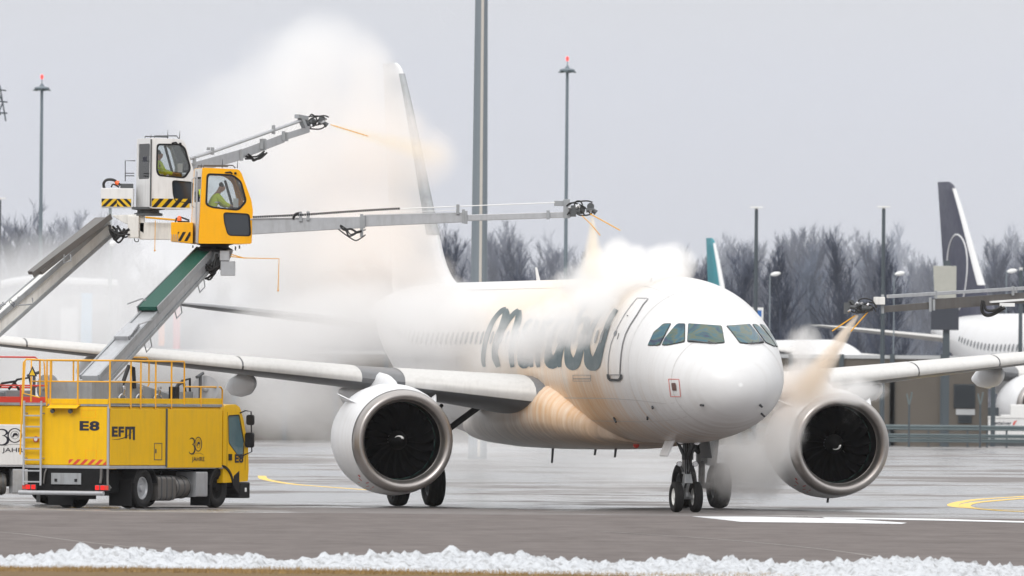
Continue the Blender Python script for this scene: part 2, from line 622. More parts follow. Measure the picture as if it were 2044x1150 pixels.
def grass():
    q = MB()
    rnd = random.Random(4)
    for i in range(30000):
        x, y = rnd.uniform(-11, 11), 197.5 + 8.3 * rnd.random()
        lim = 202.3 - .28 * x * (1 if x > -4 else 0) + 1.0 * noise.noise(Vector((x * .5, 0, 0))) + .7 * noise.noise(Vector((x * 2.1, 4, 0)))
        if y > lim: continue
        h = rnd.uniform(.03, .085)
        a = rnd.uniform(0, 6.28)
        lx, ly = math.cos(a) * .006, math.sin(a) * .006
        tx, ty = rnd.uniform(-.05, .07), rnd.uniform(-.04, .04)
        q.add([(x - lx, y - ly, 0), (x + lx, y + ly, 0), (x + tx, y + ty, h)], [(0, 1, 2)])
    tag(q.build('grass', M['blade'], recalc=False), 'short brown winter grass along the near edge of the snow', kind='stuff')
grass()

# ------------------------------------------------------------------ aircraft
AFT = Vector((-.2453, .9694, 0))
NOSE = Vector((4.33, 316.4, 0)) - AFT * 5.07
TOP = [(0, -.62), (.04, -.40), (.12, -.22), (.3, .02), (.6, .26), (1.0, .50), (1.5, .76), (1.9, .95), (2.3, 1.18), (2.8, 1.45), (3.3, 1.66), (4, 1.86), (5, 2.0), (6, 2.06), (7, 2.07), (30, 2.07), (33, 2.0), (35, 1.84), (36.5, 1.65), (37.57, 1.42)]
BOT = [(0, -.62), (.04, -.86), (.12, -1.02), (.3, -1.22), (.6, -1.42), (1.0, -1.59), (1.5, -1.74), (2, -1.84), (3, -1.97), (4, -2.04), (5, -2.07), (24, -2.07), (26, -1.9), (28, -1.5), (30, -.95), (33, -.05), (36, .85), (37.57, 1.12)]
HW = [(0, 0), (.04, .26), (.12, .47), (.3, .76), (.6, 1.04), (1.0, 1.28), (1.5, 1.49), (2, 1.64), (3, 1.83), (4, 1.92), (5, 1.965), (6, 1.975), (25, 1.975), (28, 1.84), (31, 1.5), (34, .98), (36.5, .5), (37.57, .2)]
ZC = 3.78
sq = lambda v: math.sqrt(max(v, 0))
STN = 1900
TAB = []
for i in range(STN + 1):
    x_ = 37.57 * (i / STN) ** 2
    TAB.append((interp(TOP, x_, sq), interp(BOT, x_, sq), interp(HW, x_, sq)))
def prof(x):
    u = math.sqrt(min(max(x, 0), 37.57) / 37.57) * STN
    i = min(int(u), STN - 1)
    f = u - i
    return [a + (b - a) * f for a, b in zip(TAB[i], TAB[i + 1])]
def surf(x, ph, off=0, z0=0):
    "point of the fuselage skin; ph from starboard (+y) upward"
    t, b, h = prof(x)
    zc, hh = (t + b) / 2, (t - b) / 2
    return Vector((x, (h + off) * math.cos(ph), ZC + zc + (hh + off) * math.sin(ph)))
RL = Matrix.Translation(NOSE) @ Matrix.Rotation(math.atan2(AFT.y, AFT.x), 4, 'Z')
RLi = RL.inverted()
def inside(v):
    if v.x < 0 or v.x > 37.5: return False
    t, b, h = prof(v.x)
    if h < 1e-4: return False
    zc, hh = (t + b) / 2 + ZC, (t - b) / 2
    return (v.y / h) ** 2 + ((v.z - zc) / hh) ** 2 < 1
def hit(px, py, off=.01):
    "where the sight line through a photo pixel meets the fuselage skin, in aircraft space"
    o = RLi @ Vector((0, 0, CAMH))
    d = (RLi @ P(px, py, 1000) - o)
    t = .305
    st = .0004
    while t < .352:
        if inside(o + d * t): break
        t += st
    else: return None
    lo, hi = t - st, t
    for _ in range(14):
        md = (lo + hi) / 2
        if inside(o + d * md): hi = md
        else: lo = md
    v = o + d * hi
    tt, b, h = prof(v.x)
    zc, hh = (tt + b) / 2 + ZC, (tt - b) / 2
    n = Vector((0, v.y / h ** 2, (v.z - zc) / hh ** 2)).normalized()
    if v.x < 2.5:
        e2 = .02
        t2, b2, h2 = prof(v.x + e2)
        f1 = (v.y / h2) ** 2 + ((v.z - ZC - (t2 + b2) / 2) / ((t2 - b2) / 2)) ** 2
        gx = (f1 - 1) / e2
        n = Vector((gx, 2 * v.y / h ** 2, 2 * (v.z - zc) / hh ** 2)).normalized()
    return v + n * off
def project_poly(poly, off, cuts=3, mirror=False, f=None):
    "photo polygon laid on the skin as a finely divided patch"
    bm = bmesh.new()
    vs = [bm.verts.new((a, b, 0)) for a, b in poly]
    face = bm.faces.new(vs)
    bmesh.ops.triangulate(bm, faces=[face])
    for _ in range(cuts):
        long = [e_ for e_ in bm.edges if e_.calc_length() > 5]
        if not long: break
        bmesh.ops.subdivide_edges(bm, edges=long, cuts=1)
        bmesh.ops.triangulate(bm, faces=[x for x in bm.faces if len(x.verts) > 3])
    bm.verts.index_update()
    out, bad = [], set()
    for v in bm.verts:
        h = (f or hit)(v.co.x, v.co.y, off)
        if h is None:
            bad.add(v.index)
            h = Vector((0, 0, 0))
        if mirror: h.y = -h.y
        out.append(h)
    fs = [tuple(v.index for v in x.verts) for x in bm.faces if not any(v.index in bad for v in x.verts)]
    bm.free()
    q = MB()
    q.add(out, fs)
    return q
def ribbon(q, pts, wpx, off=.012, step=4):
    "line of a given width in photo pixels laid on the skin; pts may carry half widths"
    P2 = []
    for i in range(len(pts) - 1):
        a, b = pts[i], pts[i + 1]
        L_ = math.hypot(b[0] - a[0], b[1] - a[1])
        n = max(1, int(L_ / step))
        for k in range(n):
            t = k / n
            P2.append([a[j] + (b[j] - a[j]) * t for j in range(len(a))])
    P2.append(list(pts[-1]))
    l, r = [], []
    for i, p in enumerate(P2):
        a, b = P2[max(i - 1, 0)], P2[min(i + 1, len(P2) - 1)]
        dx, dy = b[0] - a[0], b[1] - a[1]
        dl = math.hypot(dx, dy) or 1
        w_ = p[2] if len(p) > 2 else wpx / 2
        h1 = hit(p[0] - dy / dl * w_, p[1] + dx / dl * w_, off)
        h0 = hit(p[0], p[1], off)
        h2 = hit(p[0] + dy / dl * w_, p[1] - dx / dl * w_, off)
        l.append((h1, h0, h2))
    for i in range(len(l) - 1):
        for j in (0, 1):
            qd = (l[i][j], l[i][j + 1], l[i + 1][j + 1], l[i + 1][j])
            if all(x is not None for x in qd): q.add(qd, [(0, 1, 2, 3)])
    return q
def skin_material(name, base, stain=True):
    m, t, p = newmat(name)
    N, L = t.nodes.new, t.links.new
    tcn = N('ShaderNodeTexCoord')
    s = N('ShaderNodeSeparateXYZ')
    L(tcn.outputs['Object'], s.inputs[0])
    def mth(op, a, b=None):
        q_ = N('ShaderNodeMath')
        q_.operation = op
        for i, v in enumerate((a, b)):
            if v is None: continue
            if isinstance(v, (int, float)): q_.inputs[i].default_value = v
            else: L(v, q_.inputs[i])
        return q_.outputs[0]
    def rng(v, a, b, c=0, d=1):
        q_ = N('ShaderNodeMapRange')
        q_.interpolation_type = 'SMOOTHSTEP'
        for k, x in (('From Min', a), ('From Max', b), ('To Min', c), ('To Max', d)): q_.inputs[k].default_value = x
        L(v, q_.inputs['Value'])
        return q_.outputs[0]
    def nz(sxyz, det=6):
        mpn = N('ShaderNodeMapping')
        mpn.inputs['Scale'].default_value = sxyz
        L(tcn.outputs['Object'], mpn.inputs[0])
        n = N('ShaderNodeTexNoise')
        n.inputs['Scale'].default_value = 1
        n.inputs['Detail'].default_value = det
        n.inputs['Roughness'].default_value = .6
        L(mpn.outputs[0], n.inputs['Vector'])
        return n.outputs['Fac']
    streak = nz((6.5, .6, .5), 9)
    soft = nz((.8, .8, .8), 4)
    col = N('ShaderNodeRGB')
    col.outputs[0].default_value = base + (1,)
    src = col.outputs[0]
    def mixc(fac, c_):
        nonlocal src
        k = N('ShaderNodeMixRGB')
        L(fac, k.inputs[0])
        L(src, k.inputs[1])
        k.inputs[2].default_value = c_ + (1,)
        src = k.outputs[0]
    mixc(rng(streak, .42, .8, 0, .22), (.42, .38, .34))
    if stain:
        X, Zc = s.outputs['X'], s.outputs['Z']
        cream = mth('MULTIPLY', mth('MULTIPLY', rng(X, 4.0, 8), rng(X, 24, 14)), rng(soft, .15, .6, .5, .95))
        mixc(cream, (.84, .70, .55))
        st = mth('MULTIPLY', mth('MULTIPLY', rng(X, 3.2, 7.6), rng(X, 16.5, 12.5)), rng(Zc, 4.3, 2.6))
        st = mth('MULTIPLY', st, rng(mth('ADD', mth('MULTIPLY', streak, .7), mth('MULTIPLY', soft, .5)), .32, .80, .05, .92))
        mixc(st, (.68, .37, .14))
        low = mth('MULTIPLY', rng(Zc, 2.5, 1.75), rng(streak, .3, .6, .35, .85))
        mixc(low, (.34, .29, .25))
        fw = mth('MULTIPLY', mth('MULTIPLY', rng(X, 1.4, 3.5), rng(X, 9, 5)), mth('MULTIPLY', rng(Zc, 3.4, 2.2), rng(streak, .45, .72, 0, .6)))
        mixc(fw, (.60, .40, .24))
    L(src, p.inputs['Base Color'])
    p.inputs['Roughness'].default_value = .36
    p.inputs['Coat Weight'].default_value = .12
    p.inputs['Coat Roughness'].default_value = .3
    b = N('ShaderNodeBump')
    b.inputs['Strength'].default_value = .12
    b.inputs['Distance'].default_value = .03
    L(streak, b.inputs['Height'])
    L(b.outputs[0], p.inputs['Normal'])
    return m
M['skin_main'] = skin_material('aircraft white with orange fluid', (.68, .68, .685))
M['skin_plain'] = skin_material('aircraft white', (.68, .68, .69), False)
M['wing'] = mat('wing grey paint', (.15, .155, .165), .38, var=.15, scale=1.2, grime=.35)
M['slat'] = mat('bare slat metal', (.60, .59, .575), .5, metal=.1, var=.08, scale=2, grime=.12)
M['lip'] = mat('intake lip metal', (.40, .375, .36), .34, metal=.85, var=.08, scale=2)
M['nac'] = skin_material('nacelle white', (.76, .77, .79), False)
M['fanb'] = mat('fan blade', (.010, .010, .012), .22, metal=.6, var=.25, spec=.2)
M['duct'] = mat('intake duct', (.004, .004, .0045), .6, var=.2, spec=.15)
M['abr'] = mat('green fan case ring', (.01, .055, .045), .5, var=.1)
M['teal'] = mat('teal lettering', (.028, .072, .088), .35, var=.05)
M['line'] = mat('panel gap', (.30, .30, .31), .6, var=.1)
M['dline'] = mat('dark seal', (.035, .038, .042), .5)
M['cwin'] = mat('cabin window pane', (.16, .17, .18), .15, var=.1)
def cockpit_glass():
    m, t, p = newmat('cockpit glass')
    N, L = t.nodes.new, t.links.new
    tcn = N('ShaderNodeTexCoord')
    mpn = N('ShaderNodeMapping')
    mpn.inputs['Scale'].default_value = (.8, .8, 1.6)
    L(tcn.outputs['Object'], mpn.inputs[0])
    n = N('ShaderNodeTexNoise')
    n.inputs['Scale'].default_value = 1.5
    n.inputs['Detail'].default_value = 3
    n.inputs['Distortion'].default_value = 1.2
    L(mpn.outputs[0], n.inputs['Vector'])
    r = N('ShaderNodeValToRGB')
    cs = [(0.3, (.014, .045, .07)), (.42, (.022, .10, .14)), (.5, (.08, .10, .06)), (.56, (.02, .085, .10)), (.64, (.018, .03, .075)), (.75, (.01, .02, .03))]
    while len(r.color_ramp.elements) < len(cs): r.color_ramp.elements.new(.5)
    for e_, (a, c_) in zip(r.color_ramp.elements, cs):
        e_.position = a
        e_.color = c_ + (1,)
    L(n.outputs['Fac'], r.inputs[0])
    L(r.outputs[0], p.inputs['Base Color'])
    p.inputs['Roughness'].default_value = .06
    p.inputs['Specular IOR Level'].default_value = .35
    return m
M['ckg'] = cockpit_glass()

def airfoil(n=14, t=.12, camber=.015):
    up, lo = [], []
    for i in range(n + 1):
        x = .5 * (1 - math.cos(math.pi * i / n))
        yt = 5 * t * (.2969 * math.sqrt(x) - .126 * x - .3516 * x ** 2 + .2843 * x ** 3 - .1036 * x ** 4)
        yc = camber * 4 * x * (1 - x)
        up.append((x, yc + yt))
        lo.append((x, yc - yt))
    return up, lo
def wing_sec(y):
    "leading edge x, chord, leading edge z, thickness of the main wing at span y"
    le = 11.75 + .515 * (abs(y) - 1.98)
    te = 18.7 + max(0, abs(y) - 6.4) * .245 - .0 * y
    zz = 2.86 + (abs(y) - 1.98) * .099
    th = interp([(1, .155), (6.4, .12), (16.6, .105)], abs(y))
    return le, te - le, zz, th
def wing_ring(y, part=None, off=0):
    le, ch, zz, th = wing_sec(y)
    up, lo = airfoil(14, th)
    tw = interp([(1, .045), (6.4, .02), (17, -.01)], abs(y))
    def pt(a, k):
        x, zv = a
        return Vector((le + x * ch + (-off if k < 3 else 0), y, zz - x * ch * tw + zv * ch + (off if zv > 0 else -off)))
    if part == 'le':
        seq = [up[i] for i in range(5, 0, -1)] + [up[0]] + [lo[1]]
        return [pt(a, 1) for a in seq]
    seq = up[::-1] + lo[1:-1]
    return [pt(a, 9) for a in seq]
def fin_rings():
    LEp = [(5.45, 28.0), (5.75, 28.9), (6.0, 29.7), (6.4, 30.4), (7.1, 31.1), (11.4, 34.9), (11.7, 35.25), (11.86, 35.8)]
    rings = []
    for i in range(61):
        z = 5.3 + (11.86 - 5.3) * i / 60
        le = interp(LEp, z)
        te = 36.0 + (z - 5.5) * .215
        th = .10 if z < 11.6 else .07
        up, lo = airfoil(12, th, 0)
        ch = te - le
        rings.append([Vector((le + x * ch, v * ch, z)) for x, v in up[::-1]] + [Vector((le + x * ch, v * ch, z)) for x, v in lo[1:-1]])
    return rings, LEp
def stab_rings(sgn):
    rings = []
    for i in range(7):
        y = .3 + (6.22 - .3) * i / 6
        le, te = 31.9 + y * .62, 35.3 + y * .27
        z = 4.62 + y * .108
        up, lo = airfoil(10, .10 if i < 6 else .05, 0)
        ch = te - le
        rings.append([Vector((le + x * ch, sgn * y, z + v * ch)) for x, v in up[::-1]] + [Vector((le + x * ch, sgn * y, z + v * ch)) for x, v in lo[1:-1]])
    return rings
NAC_OUT = [(.30, 1.295), (.36, 1.305), (.7, 1.36), (1.2, 1.405), (1.8, 1.405), (2.4, 1.34), (3.0, 1.21), (3.4, 1.10), (3.42, 1.05), (3.0, .98)]
def engine(root, sgn, S=1, mats=None, detail=True, ey=5.7):
    EX, EZ = 11.1, 1.68
    mn = (mats or {}).get('nac', M['nac'])
    o0, d0 = Vector((EX, sgn * ey, EZ)), Vector((1, 0, .03)).normalized()
    q = MB()
    q.lathe(NAC_OUT, o0, d0, 56)
    e_ = q.build('engine', mn, root, smooth=True, ang=50)
    q = MB()
    q.lathe([(.30, 1.292), (.18, 1.28), (.08, 1.245), (.02, 1.2), (0, 1.15), (.02, 1.10), (.08, 1.05), (.18, 1.015), (.32, .998), (.325, .99)], o0, d0, 56)
    q.build('intake_lip', M['lip'], e_, smooth=True, ang=180)
    q = MB()
    q.lathe([(.32, .996), (.6, .99), (1.05, 1.0), (1.06, .2), (1.3, .2)], o0, d0, 48)
    q.build('intake_duct', M['duct'], e_, smooth=True, ang=40)
    if detail:
        q = MB()
        q.lathe([(.86, .992), (.86, .975), (.93, .975), (.93, .995)], o0, d0, 48)
        q.build('fan_case_ring', M['abr'], e_, smooth=True, ang=40)
    # fan blades
    q = MB()
    dd, u, nn = frame(d0)
    nb = 20
    for b in range(nb):
        a0 = 2 * math.pi * b / nb
        grid = []
        for i in range(9):
            t = i / 8
            r = .24 + (.965 - .24) * t
            sweep = a0 + .05 + .30 * (t - .35) ** 2 * (1 if t > .35 else .4)
            tw = interp([(0, .25), (.5, .75), (1, 1.05)], t)
            cw = interp([(0, .16), (.5, .26), (1, .27)], t)
            row = []
            for j in range(5):
                c_ = (j / 4 - .5) * cw
                da = c_ * math.sin(tw) / r
                ax = .82 + c_ * math.cos(tw) * 1.0 + .03 * t
                row.append(o0 + dd * ax + (u * math.cos(sweep + da) + nn * math.sin(sweep + da)) * r)
            grid.append(row)
        vs = [v for r_ in grid for v in r_]
        q.add(vs, [(i * 5 + j, i * 5 + j + 1, i * 5 + j + 6, i * 5 + j + 5) for i in range(8) for j in range(4)])
    q.build('fan', M['fanb'], e_, smooth=True, ang=180, recalc=False)
    q = MB()
    q.lathe([(.40, .001), (.42, .05), (.50, .115), (.62, .18), (.76, .235), (.80, .25)], o0, d0, 28)
    sp = q.build('spinner', M['duct'], e_, smooth=True, ang=180)
    if detail:
        q = MB()
        pts = []
        for k in range(12):
            t = k / 11
            ax = .425 + .13 * t
            rr = interp([(.40, .001), (.42, .05), (.50, .115), (.62, .18)], ax) + .006
            a = (0.9 + 1.7 * t) * sgn + (.4 if sgn < 0 else 0)
            pts.append((o0 + dd * ax + (u * math.cos(a) + nn * math.sin(a)) * rr))
        q.tube(pts, [.034 * (1 - t_ / 11.5) + .004 for t_ in range(12)], 6)
        q.build('spinner_spiral', M['lampw'], e_)
        q = MB()   # core cowl and plug
        q.lathe([(2.6, .86), (3.4, .80), (4.2, .62), (4.6, .50), (4.62, .44), (4.5, .42)], o0, d0, 32)
        q.build('core_cowl', M['steel'], e_, smooth=True)
        q = MB()
        q.lathe([(4.3, .36), (4.7, .30), (5.2, .08), (5.3, .001)], o0, d0, 24)
        q.build('exhaust_plug', M['darksteel'], e_, smooth=True)
        for side in (1, -1):     # chines
            q = MB()
            an = R(48)
            ry, rz = side * math.sin(an), math.cos(an)
            c0 = o0 + Vector((.95, ry * 1.385, rz * 1.385 + .03))
            nrm = Vector((0, ry, rz))
            tn = Vector((0, rz, -ry)) * .012
            A, B_, C_ = c0, c0 + Vector((1.1, 0, .03)), c0 + Vector((1.05, 0, 0)) + nrm * .34
            q.add([A + tn, B_ + tn, C_ + tn, c0 + nrm * .02 + tn, A - tn, B_ - tn, C_ - tn, c0 + nrm * .02 - tn], [(0, 1, 2), (4, 6, 5), (0, 2, 6, 4), (1, 5, 6, 2), (0, 4, 5, 1)])
            q.build('chine', mn, e_)
        q = MB()   # small latches, drain mast and warning marks low on the cowl
        for (ax, an, l, ww) in [(.5, -52, .22, .02), (.55, -60, .16, .015), (.75, -57, .25, .012), (.9, -62, .12, .02), (1.1, -50, .2, .015), (1.3, -64, .3, .012), (.62, -40, .10, .05), (.8, -44, .06, .08)]:
            for side in (1, -1):
                a = R(an)
                base = lambda x_, a_: o0 + Vector((x_, side * math.cos(a_) * (interp(NAC_OUT[:9], x_) + .004), math.sin(a_) * (interp(NAC_OUT[:9], x_) + .004) + .03 * x_))
                q.add([base(ax, a), base(ax + l, a), base(ax + l, a - ww), base(ax, a - ww)], [(0, 1, 2, 3)])
        q.build('warning_marks', M['red'], e_, recalc=False)
        q = MB()
        q.tube([o0 + Vector((1.3, 0, -1.37)), o0 + Vector((1.34, 0, -1.47))], .03, 8)
        q.build('drain_mast', M['dline'], e_)
        q = MB()   # bright seam between lip and cowl
        q.lathe([(.293, 1.299), (.312, 1.299)], o0, d0, 56)
        q.build('lip_seam', M['dline'], e_, recalc=False)
        if True:
            q = MB()
            a = R(12)
            q.lathe([(0.302, 1.302), (.33, 1.306)], o0, d0, 56)
            q.build('cowl_edge', M['line'], e_, recalc=False)
    # pylon
    q = MB()
    rings = []
    for x, z0, z1, hw in [(12.0, 2.95, 3.06, .04), (12.4, 2.75, 3.22, .14), (13.0, 2.5, 3.36, .2), (13.9, 2.3, 3.42, .22), (15.2, 2.2, 3.2, .22), (17.0, 2.35, 3.1, .18), (18.2, 2.8, 3.0, .05)]:
        rings.append([Vector((x, sgn * ey + hw * math.cos(k * math.pi / 6), (z0 + z1) / 2 + (z1 - z0) / 2 * math.sin(k * math.pi / 6))) for k in range(12)])
    q.loft(rings)
    q.build('pylon', mn, root, smooth=True, ang=60)
    return e_
def airliner(name, label, loc, rz, S=1, body=None, fin=None, detail=True, ring=False, group=None, ey=5.7):
    root = thing(name, label, 'airliner', loc, rz, group)
    WM[root.name] = Matrix.Translation(loc) @ Matrix.Rotation(rz, 4, 'Z') @ Matrix.Scale(S, 4)
    root.scale = (S, S, S)
    body = body or M['skin_plain']
    fin = fin or body
    q = MB()
    n = 96 if detail else 48
    xs = [0, .004, .015, .035, .06, .1, .15, .22, .3, .4, .5, .62, .75, .9, 1.05, 1.2, 1.35] + [1.5 + .2 * i for i in range(23)] + [6.5 + i for i in range(17)] + [24 + .7 * i for i in range(19)] + [37.2, 37.5, 37.57]
    q.loft([[surf(x, 2 * math.pi * k / n) for k in range(n)] for x in xs])
    fus = q.build('fuselage', body, root, smooth=True, ang=180)
    # belly fairing
    q = MB()
    rings = []
    for x, hw, z0, z1 in [(8.9, .9, 1.70, 2.2), (9.4, 1.55, 1.62, 2.6), (10.1, 1.95, 1.56, 2.95), (10.9, 2.12, 1.53, 3.25), (11.6, 2.22, 1.52, 3.40), (12.6, 2.28, 1.51, 3.38), (15, 2.28, 1.5, 3.2), (18, 2.22, 1.52, 3.0), (20, 2.0, 1.58, 2.7), (21.5, 1.5, 1.68, 2.4), (22.6, .8, 1.72, 2.1)]:
        rg = []
        for k in range(40):
            a = 2 * math.pi * k / 40
            c_, s_ = math.cos(a), math.sin(a)
            rg.append(Vector((x, hw * math.copysign(abs(c_) ** .72, c_), (z0 + z1) / 2 + (z1 - z0) / 2 * math.copysign(abs(s_) ** .8, s_))))
        rings.append(rg)
    q.loft(rings)
    q.build('belly_fairing', body, root, smooth=True, ang=60)
    # wings
    for sgn in (1, -1):
        q = MB()
        ys = [1.2, 1.98, 3, 4.5, 6.4, 9, 12, 15, 16.4, 16.9]
        rings = [wing_ring(sgn * y) for y in ys]
        lastle, lastch, lastz, _ = wing_sec(16.9)
        up, lo = airfoil(14, .09, 0)
        for k, (dx, dy, dz, ch) in enumerate([(.25, .35, .25, 1.35), (.6, .5, .9, 1.1), (1.15, .6, 1.8, .75), (1.45, .65, 2.35, .45)]):
            rings.append([Vector((lastle + dx + x * ch, sgn * (16.9 + dy - v * ch * .95), lastz + dz + (.02 if 0 else 0))) for x, v in up[::-1]] + [Vector((lastle + dx + x * ch, sgn * (16.9 + dy - v * ch * .95), lastz + dz)) for x, v in lo[1:-1]])
        q.loft(rings)
        wg = q.build('wing', M['wing'], root, smooth=True, ang=50)
        for a, b in ([(2.12, 5.15), (6.15, 8.9), (8.94, 11.45), (11.49, 13.95), (13.99, 16.4)] if detail else [(2.4, 4.9), (6.4, 16.4)]):
            q = MB()
            rg = [wing_ring(sgn * (a + (b - a) * i / 4), 'le', .014) for i in range(5)]
            q.loft(rg, cap=False, closed=False)
            q.build('slat', M['slat'], wg, smooth=True, ang=180)
        for y, l in [(4.1, 2.6), (8.3, 2.6), (12.0, 2.2)]:      # flap track fairings
            le, ch, zz, th = wing_sec(y)
            q = MB()
            rings = []
            for t, r in [(0, .03), (.06, .16), (.2, .25), (.45, .27), (.75, .2), (.95, .07), (1, .02)]:
                x = le + ch * .42 + t * (l + .6)
                z = zz - .03 * ch - .24 - .12 * t
                rings.append([Vector((x, sgn * y + r * .75 * math.cos(k * math.pi / 8), z + r * 1.15 * math.sin(k * math.pi / 8))) for k in range(16)])
            q.loft(rings)
            q.build('flap_track_fairing', M['nac'], wg, smooth=True, ang=60)
        q = MB()
        q.loft(stab_rings(sgn))
        q.build('tailplane', M['wing'] if detail else M['slat'], root, smooth=True, ang=50)
        engine(root, sgn, detail=detail, ey=ey)
    rings, LEp = fin_rings()
    q = MB()
    q.loft(rings)
    fo = q.build('tail_fin', fin, root, smooth=True, ang=50)
    q = MB()
    rg = []
    for i in range(43):
        z = 7.15 + (11.55 - 7.15) * i / 42
        le = interp(LEp, z)
        ch = (36.0 + (z - 5.5) * .215) - le
        up, lo = airfoil(12, .10, 0)
        seq = [up[k] for k in range(2, 0, -1)] + [up[0]] + [lo[k] for k in range(1, 3)]
        rg.append([Vector((le + x * ch - .012, v * ch * 1.03 + math.copysign(.008, v), z)) for x, v in seq])
    q.loft(rg, cap=False, closed=False)
    q.build('fin_leading_edge', M['steel'] if detail else M['skin_plain'], fo, smooth=True, ang=180)
    if ring:
        q = MB()
        pts = [Vector((34.25 + 1.55 * math.cos(a), .02, 7.7 + 1.75 * math.sin(a))) for a in [R(12 * k) for k in range(31)]]
        for sg in (1, -1):
            q2 = []
            for p in pts:
                le = interp(LEp, p.z)
                ch = (36.0 + (p.z - 5.5) * .215) - le
                xx = min(.98, max(.02, (p.x - le) / ch))
                yt = 5 * .10 * (.2969 * math.sqrt(xx) - .126 * xx - .3516 * xx ** 2 + .2843 * xx ** 3 - .1036 * xx ** 4) * ch
                q2.append(Vector((p.x, sg * (yt + .006), p.z)))
            q.tube(q2, .04, 6)
        q.build('fin_emblem_ring', M['skin_plain'], fo)
    return root, fus

def wheel(parent, r, wd, y, x, z, rimc):
    "wheel with its own tyre; axle along y"
    q = MB()
    k = wd / 2
    q.lathe([(-k * .6, r * .55), (-k * .95, r * .66), (-k, r * .82), (-k * .85, r * .94), (-k * .5, r * .992), (-k * .46, r * .975), (-k * .38, r * .975), (-k * .34, r), (-k * .06, r), (-k * .03, r * .98), (k * .03, r * .98), (k * .06, r), (k * .34, r), (k * .38, r * .975), (k * .46, r * .975), (k * .5, r * .992), (k * .85, r * .94), (k, r * .82), (k * .95, r * .66), (k * .6, r * .55)], (0, 0, 0), (0, 1, 0), 40)
    wo_ = q.build('wheel', M['tyre'], parent, smooth=True, ang=40)
    wo_.location = (x, y, z)
    q = MB()
    q.lathe([(-k * .62, r * .56), (-k * .62, r * .50), (-k * .3, r * .46), (-k * .25, r * .2), (-k * .7, r * .16), (-k * .7, .001)], (0, 0, 0), (0, 1, 0), 32)
    q.lathe([(k * .62, r * .56), (k * .62, r * .50), (k * .3, r * .46), (k * .25, r * .2), (k * .7, r * .16), (k * .7, .001)], (0, 0, 0), (0, 1, 0), 32)
    for s_ in (-1, 1):
        for b in range(10):
            a = 2 * math.pi * b / 10
            q.tube([(r * .34 * math.cos(a), s_ * k * .22, r * .34 * math.sin(a)), (r * .34 * math.cos(a), s_ * k * .36, r * .34 * math.sin(a))], r * .035, 6)
    q.build('rim', rimc, wo_, smooth=True, ang=40)
    return wo_

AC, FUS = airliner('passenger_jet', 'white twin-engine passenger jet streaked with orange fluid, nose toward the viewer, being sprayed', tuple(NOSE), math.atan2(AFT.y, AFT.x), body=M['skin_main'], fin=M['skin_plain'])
c5 = lambda x, y: (1180 + x / 3.833, 540 + y / 3.833)
c8 = lambda x, y: (780 + x / 3.027, 540 + y / 3.027)
WINS = [
    [(437, 572), (485, 478), (552, 412), (611, 410), (522, 573)],
    [(545, 570), (566, 520), (642, 428), (660, 411), (716, 412), (714, 545), (590, 571)],
    [(740, 545), (748, 411), (994, 429), (1019, 553), (960, 557)],
]
for W_ in WINS:
    poly = rounded([c5(*a) for a in W_], 3.0, 3)
    cx_, cy_ = sum(a for a, b in poly) / len(poly), sum(b for a, b in poly) / len(poly)
    big = [(cx_ + (a - cx_) * 1.0 + (1.3 if a > cx_ else -1.3), cy_ + (b - cy_) + (1.3 if b > cy_ else -1.3)) for a, b in poly]
    for mir in (False, True):
        g1 = project_poly(poly, .022, 4, mir)
        ob = g1.build('cockpit_window', M['ckg'], FUS, smooth=True, ang=180)
        ob.parent = AC
        g2 = project_poly(big, .012, 4, mir).build('window_seal', M['dline'], ob, smooth=True, ang=180)
# wipers
for mir in (False, True):
    q = MB()
    for seq in ([(748, 545), (860, 560), (962, 568)], [(900, 552), (930, 566)]):
        pts = [hit(*c5(*a), .05) for a in seq]
        if mir: pts = [Vector((p.x, -p.y, p.z)) for p in pts]
        q.tube(pts, .014, 6)
    q.build('wiper', M['darksteel'], AC)
# forward door
dl = [(355, 215), (310, 270), (260, 340), (215, 420), (185, 490), (158, 560), (142, 640), (135, 720), (136, 797)]
dr = [(440, 218), (400, 262), (350, 345), (300, 420), (265, 490), (245, 560), (232, 640), (226, 720), (222, 797)]
dpoly = rounded([c5(*a) for a in dl[::-1] + dr], 3, 2)
dpoly2 = [c5(*a) for a in dl[::-1] + dr]
door = project_poly(dpoly2, .014, 4).build('door', M['skin_main'], AC, smooth=True, ang=180)
q = ribbon(MB(), dpoly2 + [dpoly2[0]], 1.6, .022)
q.build('door_seal', M['line'], door, smooth=True, ang=180)
q = ribbon(MB(), [c5(131, 790), c5(150, 828), c5(218, 830), c5(237, 793)], 0, .026) if False else MB()
ribbon(q, [c5(133, 792) + (2.2,), c5(138, 820) + (2.6,), c5(152, 836) + (2.6,), c5(216, 838) + (2.6,), c5(231, 822) + (2.6,), c5(236, 794) + (2.2,)], 0, .026, 2)
q.build('door_sill', M['dline'], door, recalc=False)
q = project_poly(rounded([c5(180, 475), c5(192, 460), c5(206, 462), c5(200, 490), c5(186, 508), c5(178, 500)], 2), .026, 2)
q.build('door_window', M['cwin'], door)
q = ribbon(MB(), [c5(219, 482), c5(206, 528)], 1.2, .026)
ribbon(q, [c5(278, 348), c5(288, 350)], 2, .026)
q.build('door_handle', M['darksteel'], door)
